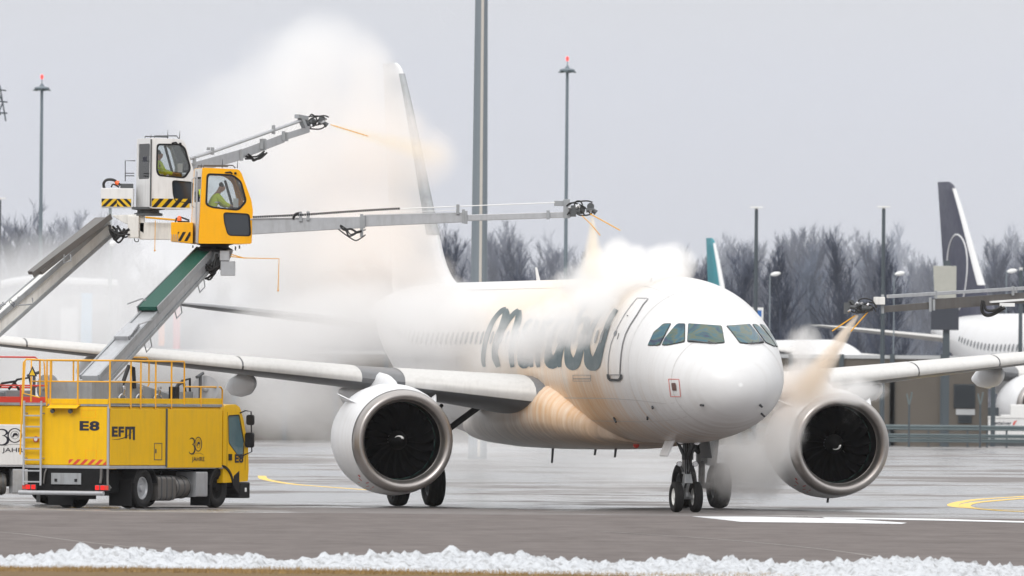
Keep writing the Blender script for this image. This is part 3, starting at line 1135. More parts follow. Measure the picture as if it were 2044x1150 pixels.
# service placard, probes and small fittings
q = ribbon(MB(), [c5(a, b) for a, b in [(595, 831), (674, 833), (687, 965), (610, 963), (595, 831)]], 1.0, .014, 3)
q.build('service_marking', M['red'], AC, recalc=False)
q = project_poly(rounded([c5(*a) for a in [(616, 860), (650, 860), (657, 918), (624, 918)]], 2), .016, 2)
q.build('service_panel', mat('small dark panel', (.13, .075, .07), .5), AC)
q = MB()
for a, b in [((838, 1028), (868, 1020)), ((470, 1040), (488, 1044)), ((432, 1120), (446, 1124)), ((1288, 1026), (1296, 1032)), ((1300, 1092), (1312, 1100)), ((175, 1125), (205, 1146)), ((462, 85), (468, 76))]:
    p0, p1 = hit(*c5(*a), .01), hit(*c5(*b), .07)
    if p0 and p1: q.tube([p0, p1], .028, 6)
q.build('probe', M['dline'], AC)
def ring_line(q, x, a0, a1, wd=.012, off=.006, n=60):
    vs = []
    for i in range(n + 1):
        a = R(a0 + (a1 - a0) * i / n)
        vs += [surf(x - wd, a, off), surf(x + wd, a, off)]
    q.add(vs, [(2 * i, 2 * i + 1, 2 * i + 3, 2 * i + 2) for i in range(n)])
q = MB()
ring_line(q, 1.28, -180, 180)
for x in (3.6, 8.3, 9.9, 14.6, 20.8, 25.2): ring_line(q, x, -180, 180, .009)
def long_line(q, ph, x0, x1, wd=.010, off=.006):
    n = 40
    vs = []
    for i in range(n + 1):
        x = x0 + (x1 - x0) * i / n
        vs += [surf(x, R(ph) - wd / 2, off), surf(x, R(ph) + wd / 2, off)]
    q.add(vs, [(2 * i, 2 * i + 1, 2 * i + 3, 2 * i + 2) for i in range(n)])
for ph in (-48, 62, -28): long_line(q, ph, 1.4 if ph < 0 else 3.5, 24)
q.build('panel_gap', mat('fine panel gap', (.56, .55, .54), .6), AC, recalc=False)
# cabin windows on the starboard side
zwin = hit(*c8(1255, 400)).z
phw = math.asin((zwin - ZC) / 2.07)
wlist = [6.15 + .533 * i for i in range(46)]
for x in wlist:
    q = MB()
    vs = [surf(x, phw, .016)]
    fs = []
    N_ = 16
    for k in range(N_):
        a = 2 * math.pi * k / N_
        c_, s_ = math.cos(a), math.sin(a)
        dx = .125 * math.copysign(abs(c_) ** .8, c_)
        dz = .175 * math.copysign(abs(s_) ** .8, s_)
        vs.append(surf(x + dx, phw + dz / 2.07, .016))
    fs = [(0, 1 + k, 1 + (k + 1) % N_) for k in range(N_)]
    q.add(vs, fs)
    q.build('cabin_window', M['cwin'], AC)
# lettering
L8 = lambda *a: [c8(x, y) + (w_,) for x, y, w_ in a]
strokes = [
    # m
    L8((567, 582, 2.6), (560, 540, 3.6), (566, 470, 4.0), (582, 400, 4.4), (612, 320, 4.2), (645, 270, 3.8), (676, 243, 4.6), (698, 238, 5.0)),
    L8((698, 232, 3.5), (697, 280, 7.0), (672, 350, 6.2), (648, 400, 5.6), (630, 470, 5.2), (634, 530, 5.8), (652, 582, 4.0)),
    L8((632, 490, 4), (660, 400, 4.4), (700, 320, 4.2), (745, 262, 4.0), (775, 240, 3.5)),
    L8((775, 240, 4.5), (772, 300, 6), (748, 380, 5.5), (733, 470, 5.2), (732, 540, 4.6), (737, 584, 3.4)),
    # a
    L8((858, 300, 4), (822, 330, 4.2), (795, 420, 4.5), (785, 500, 5.2), (796, 555, 8), (815, 560, 8), (836, 510, 5), (858, 420, 4.2), (872, 330, 4)),
    L8((888, 300, 4), (866, 400, 4.5), (850, 490, 4.8), (848, 550, 4.4), (853, 584, 3)),
    # r
    L8((935, 300, 4), (908, 400, 4.4), (893, 490, 4.8), (890, 550, 4.2), (894, 584, 3)),
    L8((905, 440, 4), (930, 360, 4.2), (965, 310, 4.6), (990, 305, 4)),
    # a
    L8((1060, 300, 4), (1015, 320, 4.2), (975, 400, 4.5), (954, 480, 5.4), (962, 545, 9.5), (984, 556, 10.5), (1008, 515, 6.5), (1030, 440, 4.6), (1055, 350, 4)),
    L8((1082, 290, 4), (1055, 380, 4.6), (1032, 470, 4.8), (1020, 540, 4.2), (1022, 584, 3)),
    # b
    L8((1190, 200, 3.6), (1140, 280, 4.2), (1100, 370, 4.4), (1074, 440, 4.8), (1070, 500, 6), (1086, 555, 9.5), (1106, 566, 10.5), (1130, 535, 7.5), (1152, 460, 6), (1172, 390, 5.5), (1186, 330, 6), (1186, 296, 6.5), (1160, 300, 4), (1128, 330, 3.6), (1100, 385, 3.2)),
    # u
    L8((1285, 235, 3.4), (1245, 300, 3.8), (1210, 370, 4.4), (1190, 440, 4.8), (1190, 500, 6.0), (1204, 550, 10), (1226, 568, 11.5), (1248, 535, 8.5), (1270, 465, 6.2), (1290, 400, 5.2), (1320, 310, 4.6), (1364, 235, 4.2)),
]
q = MB()
for i, s_ in enumerate(strokes):
    sm = []
    for k in range(len(s_) - 1):
        p0, p1, p2, p3 = s_[max(k - 1, 0)], s_[k], s_[k + 1], s_[min(k + 2, len(s_) - 1)]
        for j in range(4):
            t = j / 4
            sm.append(tuple(.5 * (2 * b + (c - a) * t + (2 * a - 5 * b + 4 * c - d) * t * t + (3 * b - a - 3 * c + d) * t ** 3) for a, b, c, d in zip(p0, p1, p2, p3)))
    sm.append(s_[-1])
    sm = [(x, y, w_ * 1.14) for x, y, w_ in sm]
    ribbon(q, sm, 0, .008 + .0006 * (i % 4), 3)
q.build('lettering', M['teal'], AC, recalc=False)
# antennas, beacon, belly drains, wing root lights
q = MB()
for x, h in ((13.3, .38), (20.0, .34)):
    q.loft([[Vector((x + dx, dy, ZC + 2.04)) for dx, dy in ((-.18, 0), (0, .03), (.25, 0), (0, -.03))], [Vector((x + .28 + dx * .5, dy * .6, ZC + 2.07 + h)) for dx, dy in ((-.18, 0), (0, .03), (.25, 0), (0, -.03))]])
    q.build('antenna', M['white'], AC)
    q = MB()
for (px, py, l) in ((1216, 0, .2),):
    pass
for x, y, l in ((10.8, .3, .24), (13.2, .2, .2), (6.7, 0, .22), (16.4, .5, .42)):
    q = MB()
    z0_ = 1.56 if x > 9 else ZC - 2.06
    q.loft([[Vector((x + dx, y + dy, z0_)) for dx, dy in ((-.12, 0), (0, .03), (.16, 0), (0, -.03))], [Vector((x + .12 + dx * .6, y + dy, z0_ - l)) for dx, dy in ((-.12, 0), (0, .03), (.16, 0), (0, -.03))]])
    q.build('belly_antenna', M['darksteel'], AC)
q = MB()
q.lathe([(0, .08), (.05, .075), (.09, .04), (.1, .001)], (9.2, .2, 1.66), (0, 0, -1), 14)
q.build('belly_beacon', M['red'], AC, smooth=True)
# over-nose static patch and escape-slide panel on the side
q = MB()
ribbon(q, [c8(1103, 632), c8(1210, 632), c8(1210, 668), c8(1103, 668), c8(1103, 632)], .8, .012, 3)
ribbon(q, [c8(1103, 654), c8(1210, 654)], 1.4, .012, 3)
q.build('slide_panel', M['line'], AC, recalc=False)
# landing gear
def gear_tube(q, a, b, r, n=12): q.tube([a, b], r, n)
ng = MB()
ng.tube([(5.07, 0, .45), (5.07, 0, 1.0)], .065, 14)
ng.tube([(5.07, 0, .95), (5.02, 0, 2.0)], .11, 14)
ng.tube([(5.07, -.27, .381), (5.07, .27, .381)], .06, 12)
ng.tube([(5.04, 0, .38), (5.04, 0, .5)], .09, 10)
nose = ng.build('nose_gear', M['steel'], AC, smooth=True, ang=40)
q = MB()
for s_ in (1, -1):
    q.tube([(4.98, .05 * s_, 1.32), (4.98, .34 * s_, 1.95)], .045, 8)
    q.tube([(5.0, .09 * s_, 1.0), (5.0, .2 * s_, 1.2)], .03, 8)
q.box(4.9, 5.0, -.14, .14, 1.30, 1.46)
q.tube([(5.07, 0, 1.3), (4.2, 0, 1.95)], .045, 8)
q.build('drag_brace', M['darksteel'], nose, bevel=.01)
q = MB()
q.hexa([(4.86, -.07, .95), (4.98, -.07, .95), (4.98, .07, .95), (4.86, .07, .95), (4.78, -.1, .72), (4.9, -.1, .72), (4.9, .1, .72), (4.78, .1, .72)])
q.tube([(4.83, 0, .72), (5.0, 0, .5)], .04, 8)
q.tube([(5.2, 0, .95), (5.38, 0, .7), (5.1, 0, .42)], .035, 8)
q.build('torque_link', M['steel'], nose, bevel=.01)
q = MB()
rr = random.Random(3)
for k in range(7):
    y = rr.uniform(-.12, .12)
    q.tube([(4.92, y, 1.9), (4.88, y + rr.uniform(-.06, .06), 1.5), (4.9, y * .8, 1.1), (4.98, rr.uniform(-.1, .1), .6)], .014, 6)
q.build('hose', M['black'], nose)
for y, z, r in ((.215, 1.78, .10), (-.205, 1.77, .11), (.235, 1.20, .068), (-.17, 1.2, .068)):
    q = MB()
    q.lathe([(0, .001), (0, r * .92), (-.02, r), (.12, r * .75), (.16, r * .2)], (4.84, y, z), (1, 0, 0), 20)
    q.lathe([(-.012, .001), (-.012, r * .85)], (4.84, y, z), (1, 0, 0), 20)
    q.build('landing_light', M['chrome'], nose, smooth=True, ang=40)
for s_ in (1, -1):
    q = MB()
    if s_ > 0: q.hexa([(4.55, .60, 1.38), (5.35, .60, 1.38), (5.35, .62, 1.40), (4.55, .64, 1.40), (4.5, .40, 1.88), (5.4, .40, 1.88), (5.4, .42, 1.90), (4.5, .42, 1.9)])
    else: q.hexa([(4.55, -.52, 1.35), (5.5, -.52, 1.35), (5.5, -.5, 1.35), (4.55, -.5, 1.35), (4.5, -.42, 1.86), (5.5, -.42, 1.86), (5.5, -.40, 1.86), (4.5, -.4, 1.86)])
    q.build('gear_door', M['nac'] if s_ > 0 else M['darksteel'], nose)
for s_ in (1, -1): wheel(AC, .381, .225, .245 * s_, 5.07, .381, M['lampw'])
for s_ in (1, -1):
    q = MB()
    q.tube([(17.71, 3.795 * s_, .58), (17.71, 3.795 * s_, 1.3)], .085, 14)
    q.tube([(17.71, 3.795 * s_, 1.15), (17.65, 3.75 * s_, 2.75)], .15, 14)
    q.tube([(17.71, 3.2 * s_, .584), (17.71, 4.4 * s_, .584)], .08, 12)
    mg = q.build('main_gear', M['steel'], AC, smooth=True, ang=40)
    q = MB()
    q.tube([(17.6, 3.7 * s_, 1.45), (17.3, 2.2 * s_, 2.6)], .085, 10)
    q.tube([(17.6, 3.7 * s_, 1.6), (16.6, 3.4 * s_, 2.6)], .05, 10)
    q.tube([(17.5, 3.75 * s_, 1.2), (17.35, 3.75 * s_, .9), (17.6, 3.78 * s_, .65)], .04, 8)
    q.build('side_brace', M['darksteel'], mg, smooth=True, ang=40)
    q = MB()
    q.hexa([(17.2, 4.02 * s_, 1.1), (18.2, 4.02 * s_, 1.1), (18.2, 4.05 * s_, 1.1), (17.2, 4.05 * s_, 1.1), (17.1, 4.15 * s_, 2.7), (18.3, 4.15 * s_, 2.7), (18.3, 4.18 * s_, 2.7), (17.1, 4.18 * s_, 2.7)])
    q.build('gear_door', M['wing'], mg)
    for k in (-1, 1): wheel(AC, .584, .43, 3.795 * s_ + .4635 * k, 17.71, .584, M['steel'])
# dark tyre-spray deflected brace seen inboard of the starboard engine
# ------------------------------------------------------------------ deicing trucks
HZ = Vector((0, 0, 1))
def hazard(q, o, u, v, n, w, h, k, lean=1, t=.004):
    "slanted stripes on a panel: material 0 yellow ground, 1 black bars"
    o, u, v, n = Vector(o), Vector(u), Vector(v), Vector(n)
    q.mat(0).add([o + n * t, o + u * w + n * t, o + u * w + v * h + n * t, o + v * h + n * t], [(0, 1, 2, 3)])
    q.mat(1)
    st = w / k
    for i in range(-2, k + 2):
        a = i * st
        poly = [(a, 0), (a + st * .5, 0), (a + st * .5 + lean * h, h), (a + lean * h, h)]
        # clip to 0..w
        def clip(pl, x, keep):
            out = []
            for j in range(len(pl)):
                p, q_ = pl[j], pl[(j + 1) % len(pl)]
                ip, iq = keep(p[0], x), keep(q_[0], x)
                if ip: out.append(p)
                if ip != iq:
                    tt = (x - p[0]) / (q_[0] - p[0])
                    out.append((x, p[1] + (q_[1] - p[1]) * tt))
            return out
        poly = clip(poly, 0, lambda a_, b_: a_ >= b_)
        if len(poly) > 2: poly = clip(poly, w, lambda a_, b_: a_ <= b_)
        if len(poly) > 2: q.add([o + u * x + v * y + n * (t + .003) for x, y in poly], [tuple(range(len(poly)))])
    q.mat(0)
    return q
def sag(a, b, d, n=10, side=None):
    a, b = Vector(a), Vector(b)
    side = side or Vector((0, 0, 0))
    return [a + (b - a) * t + (-Z * d + side) * 4 * t * (1 - t) for t in [i / n for i in range(n + 1)]]
def emblem(parent, x, y0, z, h, nrm, ux, m, world=False):
    "the anniversary mark: 3, a ring with a small beast, JAHRE beneath in an arc"
    o = Vector((x, y0, z))
    u, v, n = Vector(ux), Z, Vector(nrm)
    q = MB()
    def arc(cx, cz, rx, rz, a0, a1, w0, w1, k=14):
        pts = []
        for i in range(k):
            t = i / (k - 1)
            a = R(a0 + (a1 - a0) * t)
            ww = w0 + (w1 - w0) * math.sin(math.pi * t)
            c, s = math.cos(a), math.sin(a)
            pts.append((o + u * (cx + (rx - ww) * c) * h + v * (cz + (rz - ww) * s) * h + n * .005, o + u * (cx + (rx + ww) * c) * h + v * (cz + (rz + ww) * s) * h + n * .005))
        q.add([p for pr in pts for p in pr], [(2 * i, 2 * i + 1, 2 * i + 3, 2 * i + 2) for i in range(k - 1)])
    arc(.17, .78, .13, .14, 150, -80, .01, .03)
    arc(.17, .45, .16, .21, 85, -150, .01, .035)
    arc(.50, .66, .17, .30, 0, 360, .018, .018, 28)
    arc(.50, .68, .10, .17, 0, 360, .006, .006, 20)
    arc(.5, .14, .28, .14, 160, 20, .006, .006, 12)
    q.add([o + u * a * h + v * b * h + n * .006 for a, b in [(.43, .58), (.45, .70), (.47, .76), (.54, .77), (.58, .70), (.56, .60), (.545, .66), (.50, .66), (.46, .58)]], [(0, 1, 6, 7, 8), (1, 2, 3, 4, 6), (4, 5, 6)])
    vs, fs = text_polys('JAHRE', 1, .01)
    mxx = max(v_[0] for v_ in vs)
    q.add([o + u * (.2 + a / mxx * .62) * h + v * (-.06 + b * .26) * h + n * .006 for a, b in vs], fs)
    return q.build('anniversary_emblem', m, parent, recalc=False)

def deicer_body(root, paint, lower=None, railm=None, deckm=None, efm=True, W=2.35, emz=1.20):
    "chassis, tank body, cab and deck; local x forward from the tail, y to the left, z up"
    railm, deckm = railm or M['rail'], deckm or paint
    q = MB()
    q.box(.15, 6.9, .55, .78, .62, .95)
    q.box(.15, 6.9, 1.57, 1.8, .62, .95)
    q.box(.3, 2.9, .35, 2.0, .38, .9)
    q.box(2.9, 5.2, .75, 1.6, .45, .9)
    q.box(-.02, .1, .1, 2.25, .40, .98)
    for x in (.7, 3.6, 5.0): q.box(x, x + .12, .5, 1.85, .7, .9)
    q.build('chassis', M['chassis'], root, bevel=.01)
    q = MB()
    q.box(0, 5.72, 0, W, 1.05, 2.5)
    body = q.build('tank_body', paint, root, bevel=.025)
    if lower:
        q = MB()
        q.box(.02, 5.7, -.006, .02, 1.03, 2.02)
        q.build('lower_panel', lower, body)
    q = MB()
    q.box(-.03, 5.76, -.03, W + .03, .975, 1.048)
    q.build('floor_rail', M['alu'], body, bevel=.008)
    q = MB()
    q.box(2.85, 5.76, -.04, W + .04, 2.502, 2.57)
    q.box(-.02, 2.84, -.035, W + .035, 2.502, 2.545)
    q.build('roof_rail', M['steel'], body, bevel=.008)
    q = MB()
    q.box(-.018, .03, -.018, .03, 1.05, 2.5)
    q.build('corner_trim', M['alu'], body, bevel=.006)
    for a, b, c_ in ((.05, 2.83, lower or paint), (2.90, 5.69, lower or paint)):
        q = MB()
        q.box(a, b, -.028 if a < 1 else -.045, -.007, 1.0 if a > 1 else 1.06, 2.44 if not lower else 2.0)
        q.build('side_door', c_, body, bevel=.008)
    q = MB()
    q.box(2.835, 2.895, -.05, -.02, 1.02, 2.46)
    q.build('seam_strip', M['darksteel'], body)
    q = MB()
    for (x0, x1, z0, z1) in [(2.25, 2.65, 1.19, 1.205), (2.25, 2.65, 1.595, 1.61), (2.25, 2.27, 1.2, 1.6), (2.63, 2.65, 1.2, 1.6)]:
        q.box(x0, x1, -.036, -.027, z0, z1)
    q.box(2.31, 2.34, -.05, -.027, 1.36, 1.46)
    q.build('locker_frame', M['darksteel'], body)
    q = MB()
    q.box(-.012, .0, .04, 1.12, 1.07, 2.46)
    q.build('rear_door', paint, body, bevel=.006)
    for (y0, y1, z0, z1) in ((.35, .75, 2.22, 2.40), (.32, .62, 1.12, 1.42)):
        q = MB()
        t_ = .008
        for a in ((y0, y1, z0, z0 + t_), (y0, y1, z1, z1 + t_), (y0, y0 + t_, z0, z1), (y1, y1 + t_, z0, z1)): q.box(-.018, -.011, *a)
        q.build('hatch_frame', M['yellow2'], body)
    if efm:
        put_text('unit_number', 'E8', (-.013, .80, 1.90), (0, -1, 0), Z, (-1, 0, 0), .56, .24, M['navy'], body, bold=.045)
        em = put_text('company_lettering', 'EF', (.12, -.03, 1.76), (1, 0, 0), Z, (0, -1, 0), .60, .25, M['navy'], body, bold=.045)
        q = MB()
        for x0, x1, z0, z1 in ((.78, .88, 1.72, 2.01), (.98, 1.07, 1.70, 1.95), (1.17, 1.27, 1.68, 1.95), (.88, 1.27, 1.94, 2.01)):
            q.add([(x0, -.036, z0), (x1, -.036, z0), (x1, -.036, z1), (x0, -.036, z1)], [(0, 1, 2, 3)])
        q.build('letter', M['navy'], em, recalc=False)
        q = MB()
        pts = [(.1 + 1.25 * t, 1.69 + .36 * t ** 3.2) for t in [i / 12 for i in range(13)]]
        q.add([Vector((a, -.036, b - .006 * (1 - abs(i / 6 - 1)))) for i, (a, b) in enumerate(pts)] + [Vector((a, -.036, b + .014 * (1 - abs(i / 6 - 1)) + .004)) for i, (a, b) in enumerate(pts)], [(i, i + 1, 14 + i, 13 + i) for i in range(12)])
        q.build('swoosh', M['navy'], em, recalc=False)
    emblem(body, 3.95, -.046, emz, .58, (0, -1, 0), (1.75, 0, 0), M['navy'])
    # rear chevrons
    q = MB()
    hazard(q, (-.014, 1.10, 1.07), (0, -1, 0), Z, (-1, 0, 0), 1.05, .13, 5, 1.1)
    q.build('reflective_chevron', [M['red'], M['hazy']], body, recalc=False)
    # ladder
    q = MB()
    for y in (1.80, 2.28): q.beam((-.16, y, .55), (-.16, y, 2.62), .05, .03, up=Vector((1, 0, 0)))
    for k in range(8): q.box(-.18, -.13, 1.8, 2.28, .62 + k * .27, .655 + k * .27)
    for z in (1.2, 2.3):
        for y in (1.80, 2.28): q.box(-.15, .0, y - .015, y + .015, z, z + .03)
    q.build('ladder', M['alu'], root, bevel=.004)
    q = MB()
    q.lathe([(0, .001), (0, .075), (.01, .075)], (-.02, 2.02, 1.68), (-1, 0, 0), 20)
    s_ = q.build('round_sign', M['red'], root)
    q = MB()
    q.lathe([(0, .001), (0, .05), (.004, .05)], (-.031, 2.02, 1.68), (-1, 0, 0), 20)
    q.build('sign_face', M['lampw'], s_)
    # work lights under a small visor
    q = MB()
    q.hexa([(-.22, .78, 2.44), (-.0, .78, 2.53), (-.0, 1.62, 2.53), (-.22, 1.62, 2.44), (-.22, .78, 2.455), (0, .78, 2.55), (0, 1.62, 2.55), (-.22, 1.62, 2.455)])
    vz = q.build('visor', paint, root, bevel=.004)
    for y in (1.0, 1.5):
        q = MB()
        q.lathe([(0, .001), (0, .055), (-.06, .05), (-.08, .02)], (-.15, y, 2.37), (-1, 0, -.25), 16)
        q.tube([(-.12, y, 2.40), (-.08, y, 2.48)], .012, 6)
        q.build('work_lamp', M['darksteel'], vz, smooth=True)
    # rear gear: plate, lamps, bumper, hoses
    q = MB()
    q.box(-.07, -.04, .72, 1.56, .58, .86)
    pl = q.build('mounting_plate', M['steel'], root, bevel=.01)
    q = MB()
    for y in (.86, 1.42): q.box(-.085, -.07, y - .035, y + .035, .65, .72)
    q.build('coupling_slot', M['blackp'], pl)
    q = MB()
    q.tube([(-.25, -.02, .375), (-.25, W, .375)], .055, 12)
    for y in (.5, 1.8): q.box(-.22, .2, y - .04, y + .04, .36, .42)
    bp = q.build('bumper_bar', M['alu'], root, smooth=True, ang=40)
    for y in (.1, 2.15):
        q = MB()
        q.box(-.12, -.05, y - .2, y + .2, .44, .58)
        ho = q.build('tail_light', M['darksteel'], root, bevel=.01)
        for k, mm in ((-.13, M['taillight']), (.02, M['taillight']), (.13, M['red'])):
            q = MB()
            q.box(-.135, -.119, y + k * (1 if y > 1 else -1) - .055, y + k * (1 if y > 1 else -1) + .055, .455, .565)
            q.build('lens', mm, ho, bevel=.006)
    q = MB()
    q.tube([(-.05, .16, .98), (-.06, .16, .75), (-.08, .17, .62)], .035, 10)
    q.tube([(-.05, -.02, .98), (-.06, -.02, .7), (-.10, -.05, .58), (-.04, -.1, .5)], .03, 10)
    q.tube([(-.05, 1.7, .96), (-.1, 1.72, .85), (-.1, 1.75, .6)], .02, 8)
    q.build('drain_pipe', M['tank'], root, smooth=True)
    # wheels
    for x, ys in ((1.85, (.16, .46, W - .16, W - .46)), (5.72, (.2, W - .2))):
        for y in ys:
            wheel(root, .5, .28, y, x, .5, M['alu'] if x < 3 else M['chassis'])
    for x, y0, y1 in ((1.85, -.02, .6), (1.85, W - .6, W + .02)):
        q = MB()
        rg = []
        for k in range(13):
            a = R(15 + 150 * k / 12)
            c, s = math.cos(a), math.sin(a)
            rg.append([Vector((x + .6 * c, y0, .48 + .57 * s)), Vector((x + .6 * c, y1, .48 + .57 * s)), Vector((x + .62 * c, y1, .48 + .60 * s)), Vector((x + .62 * c, y0, .48 + .60 * s))])
        q.loft(rg)
        q.build('mudguard', M['blackp'], root)
    for x, y0, wd_, z0 in ((1.2, 0.02, .62, .06), (1.2, W - .70, .70, .06), (5.12, -.02, .55, .06), (1.0, .9, .7, .22)):
        q = MB()
        q.box(x, x + .02, y0, y0 + wd_, z0, .72)
        q.build('mud_flap', M['blackp'], root)
    # tanks along the side
    q = MB()
    def rbox(q_, x0, x1, y0, y1, z0, z1, r=.12):
        pg = rounded([(y0, z0), (y1, z0), (y1, z1), (y0, z1)], r, 5)
        q_.loft([[Vector((x, a, b)) for a, b in pg] for x in (x0, x0 + .02, x1 - .02, x1)])
    rbox(q, 2.52, 3.42, .0, .62, .20, .80)
    tk = q.build('fuel_tank', M['tank'], root, smooth=True, ang=50)
    for x in (2.68, 2.95, 3.22):
        q = MB()
        rbox(q, x, x + .045, -.012, .63, .185, .812)
        q.build('strap', M['darksteel'], tk, smooth=True, ang=50)
    q = MB()
    q.lathe([(0, .001), (0, .25), (.05, .275), (.7, .275), (.75, .25), (.75, .001)], (3.52, .28, .52), (1, 0, 0), 28)
    at_ = q.build('air_tank', M['tank'], root, smooth=True, ang=40)
    q = MB()
    for x in (3.6, 3.88, 4.16): q.lathe([(0, .27), (0, .287), (.04, .287), (.04, .27)], (x, .28, .52), (1, 0, 0), 28)
    q.build('strap', M['darksteel'], at_, smooth=True, ang=40)
    q = MB()
    rbox(q, 4.42, 5.0, -.02, .55, .28, .90, .04)
    q.build('battery_box', M['alu'], root, smooth=True, ang=30)
    # cab
    cx = 5.82
    def cabpoly(o=0):
        return [(cx, .62), (cx, 2.40), (cx + .12, 2.55), (cx + .62, 2.58), (cx + .86, 2.50), (cx + 1.05, 2.2), (cx + 1.30, 1.52), (cx + 1.34, .95), (cx + 1.30, .66)]
    cp = rounded(cabpoly(), .05, 3)
    wn = rounded([(cx + .30, 1.62), (cx + .26, 2.28), (cx + .82, 2.30), (cx + 1.08, 1.62), (cx + 1.04, 1.25), (cx + .86, 1.25)], .06, 3)
    arch = []
    q = MB()
    q.panel(cp, [wn], (0, 0.0, 0), (1, 0, 0), Z, (0, 1, 0), .05)
    cab = q.build('cab', paint, root, bevel=.01)
    q = MB()
    q.panel(cp, [wn], (0, W - .05, 0), (1, 0, 0), Z, (0, 1, 0), .05)
    q.box(cx, cx + .05, .051, W - .051, .62, 2.38)
    for (a, b), t_ in (((cp[0], cp[0]), 0),): pass
    top = [p for p in cp if p[1] > 2.38]
    for i in range(len(top) - 1):
        if top[i + 1][0] <= top[i][0] + 1e-6: continue
        q.hexa([(top[i][0], .051, top[i][1] - .05), (top[i + 1][0], .051, top[i + 1][1] - .05), (top[i + 1][0], W - .051, top[i + 1][1] - .05), (top[i][0], W - .051, top[i][1] - .05), (top[i][0], .051, top[i][1] - .003), (top[i + 1][0], .051, top[i + 1][1] - .003), (top[i + 1][0], W - .051, top[i + 1][1] - .003), (top[i][0], W - .051, top[i][1] - .003)])
    q.box(cx + .051, cx + 1.3, .051, W - .051, .9, .95)
    q.build('cab_shell', paint, cab)
    q = MB()
    q.hexa([(cx + 1.02, .052, 2.2), (cx + 1.26, .052, 1.54), (cx + 1.26, W - .052, 1.54), (cx + 1.02, W - .052, 2.2), (cx + 1.05, .052, 2.2), (cx + 1.29, .052, 1.54), (cx + 1.29, W - .052, 1.54), (cx + 1.05, W - .052, 2.2)])
    q.build('windscreen', M['dglass'], cab)
    q = MB()
    q.box(cx + 1.26, cx + 1.33, .052, W - .052, .66, 1.53)
    q.build('front_panel', paint, cab, bevel=.01)
    q = MB()
    q.panel(wn, [], (0, .012, 0), (1, 0, 0), Z, (0, 1, 0), .008)
    q.build('cab_window', glass_blue, cab)
    q = MB()
    q.panel(wn, [], (0, W - .02, 0), (1, 0, 0), Z, (0, 1, 0), .008)
    q.build('cab_window', glass_blue, cab)
    q = MB()
    fr = [(a + (cx + .68 - a) * -.05, b + (1.8 - b) * -.05) for a, b in wn]
    q.panel(fr, [wn], (0, -.006, 0), (1, 0, 0), Z, (0, 1, 0), .018)
    q.build('window_frame', M['blackp'], cab)
    q = MB()
    for x0, z0, x1, z1 in ((cx + .2, .95, cx + .2, 2.38), (cx + 1.14, .95, cx + 1.14, 1.3)): q.box(x0, x0 + .008, -.004, .002, z0, z1)
    q.box(cx + .28, cx + .42, -.03, 0.0, 1.18, 1.34)
    q.build('door_handle', M['blackp'], cab)
    put_text('unit_number', 'E8', (cx + .60, -.005, 1.12), (1, 0, 0), Z, (0, -1, 0), .44, .22, M['navy'], cab, bold=.045)
    q = MB()
    q.box(cx + .86, cx + 1.40, -.012, W + .012, .24, .64)
    q.hexa([(cx + .55, -.012, .5), (cx + .86, -.012, .3), (cx + .86, W, .3), (cx + .55, W, .5), (cx + .55, -.012, .8), (cx + .86, -.012, .94), (cx + .86, W, .94), (cx + .55, W, .8)])
    bmp = q.build('front_bumper', M['blackp'], root, bevel=.03)
    q = MB()
    q.box(cx + 1.12, cx + 1.2, -.022, -.011, .40, .50)
    q.build('side_reflector', M['lampw'], bmp)
    q = MB()
    rg = []
    for k in range(15):
        a = R(8 + 160 * k / 14)
        c, s = math.cos(a), math.sin(a)
        rg.append([Vector((5.72 + .66 * c, -.03, .47 + .60 * s)), Vector((5.72 + .66 * c, .5, .47 + .60 * s)), Vector((5.72 + .60 * c, .5, .47 + .54 * s)), Vector((5.72 + .60 * c, -.03, .47 + .54 * s))])
    q.loft(rg)
    q.build('mudguard', M['blackp'], root)
    q = MB()
    q.tube([(cx + .84, -.01, 2.36), (cx + .95, -.10, 2.42), (cx + 1.14, -.16, 2.40), (cx + 1.16, -.18, 1.4), (cx + .98, -.03, 1.3)], .018, 8)
    ma = q.build('mirror_arm', M['blackp'], cab, smooth=True)
    for z0, z1, w_ in ((2.06, 2.32, .20), (1.50, 1.88, .23)):
        q = MB()
        pg = rounded([(0, z0), (w_, z0), (w_, z1), (0, z1)], .06, 3)
        q.loft([[Vector((cx + 1.10 + dx, -.24 + a * (1 - ins) + ins * w_ / 2, (b - (z0 + z1) / 2) * (1 - ins) + (z0 + z1) / 2)) for a, b in pg] for dx, ins in ((0, .05), (.02, 0), (.08, 0), (.13, .3))])
        q.build('mirror', M['blackp'], ma, smooth=True, ang=40)
    # kick plates and railings
    q = MB()
    q.box(-.02, 3.78, -.03, -.005, 2.572, 2.70)
    q.box(3.80, 5.72, -.03, -.005, 2.572, 2.72)
    q.box(-.03, -.005, .0, 1.72, 2.55, 2.68)
    q.build('kick_plate', deckm, root, bevel=.005)
    q = MB()
    T, Mi = 3.62, 3.10
    r_ = .022
    q.tube([(-.03, 1.72, T), (-.03, -.0, T), (0, -.03, T), (3.72, -.03, T), (3.75, -.03, T - .05), (3.75, -.03, 2.55)], r_, 8)
    q.tube([(-.03, 1.72, Mi), (-.03, 0, Mi), (3.75, -.03, Mi)], r_ * .8, 8)
    for y in (1.72, 1.62, .85): q.tube([(-.03, y, T), (-.03, y, 2.5)], r_, 8)
    for x in (0, 1.05, 1.55, 2.3, 3.1): q.tube([(x, -.03, T), (x, -.03, 2.45)], r_, 8)
    q.tube([(3.75, -.03, 3.0), (5.62, -.03, 3.0), (5.70, -.03, 2.93), (5.70, -.03, 2.5)], r_, 8)
    q.tube([(4.6, -.03, 3.0), (4.6, -.03, 2.5)], r_, 8)
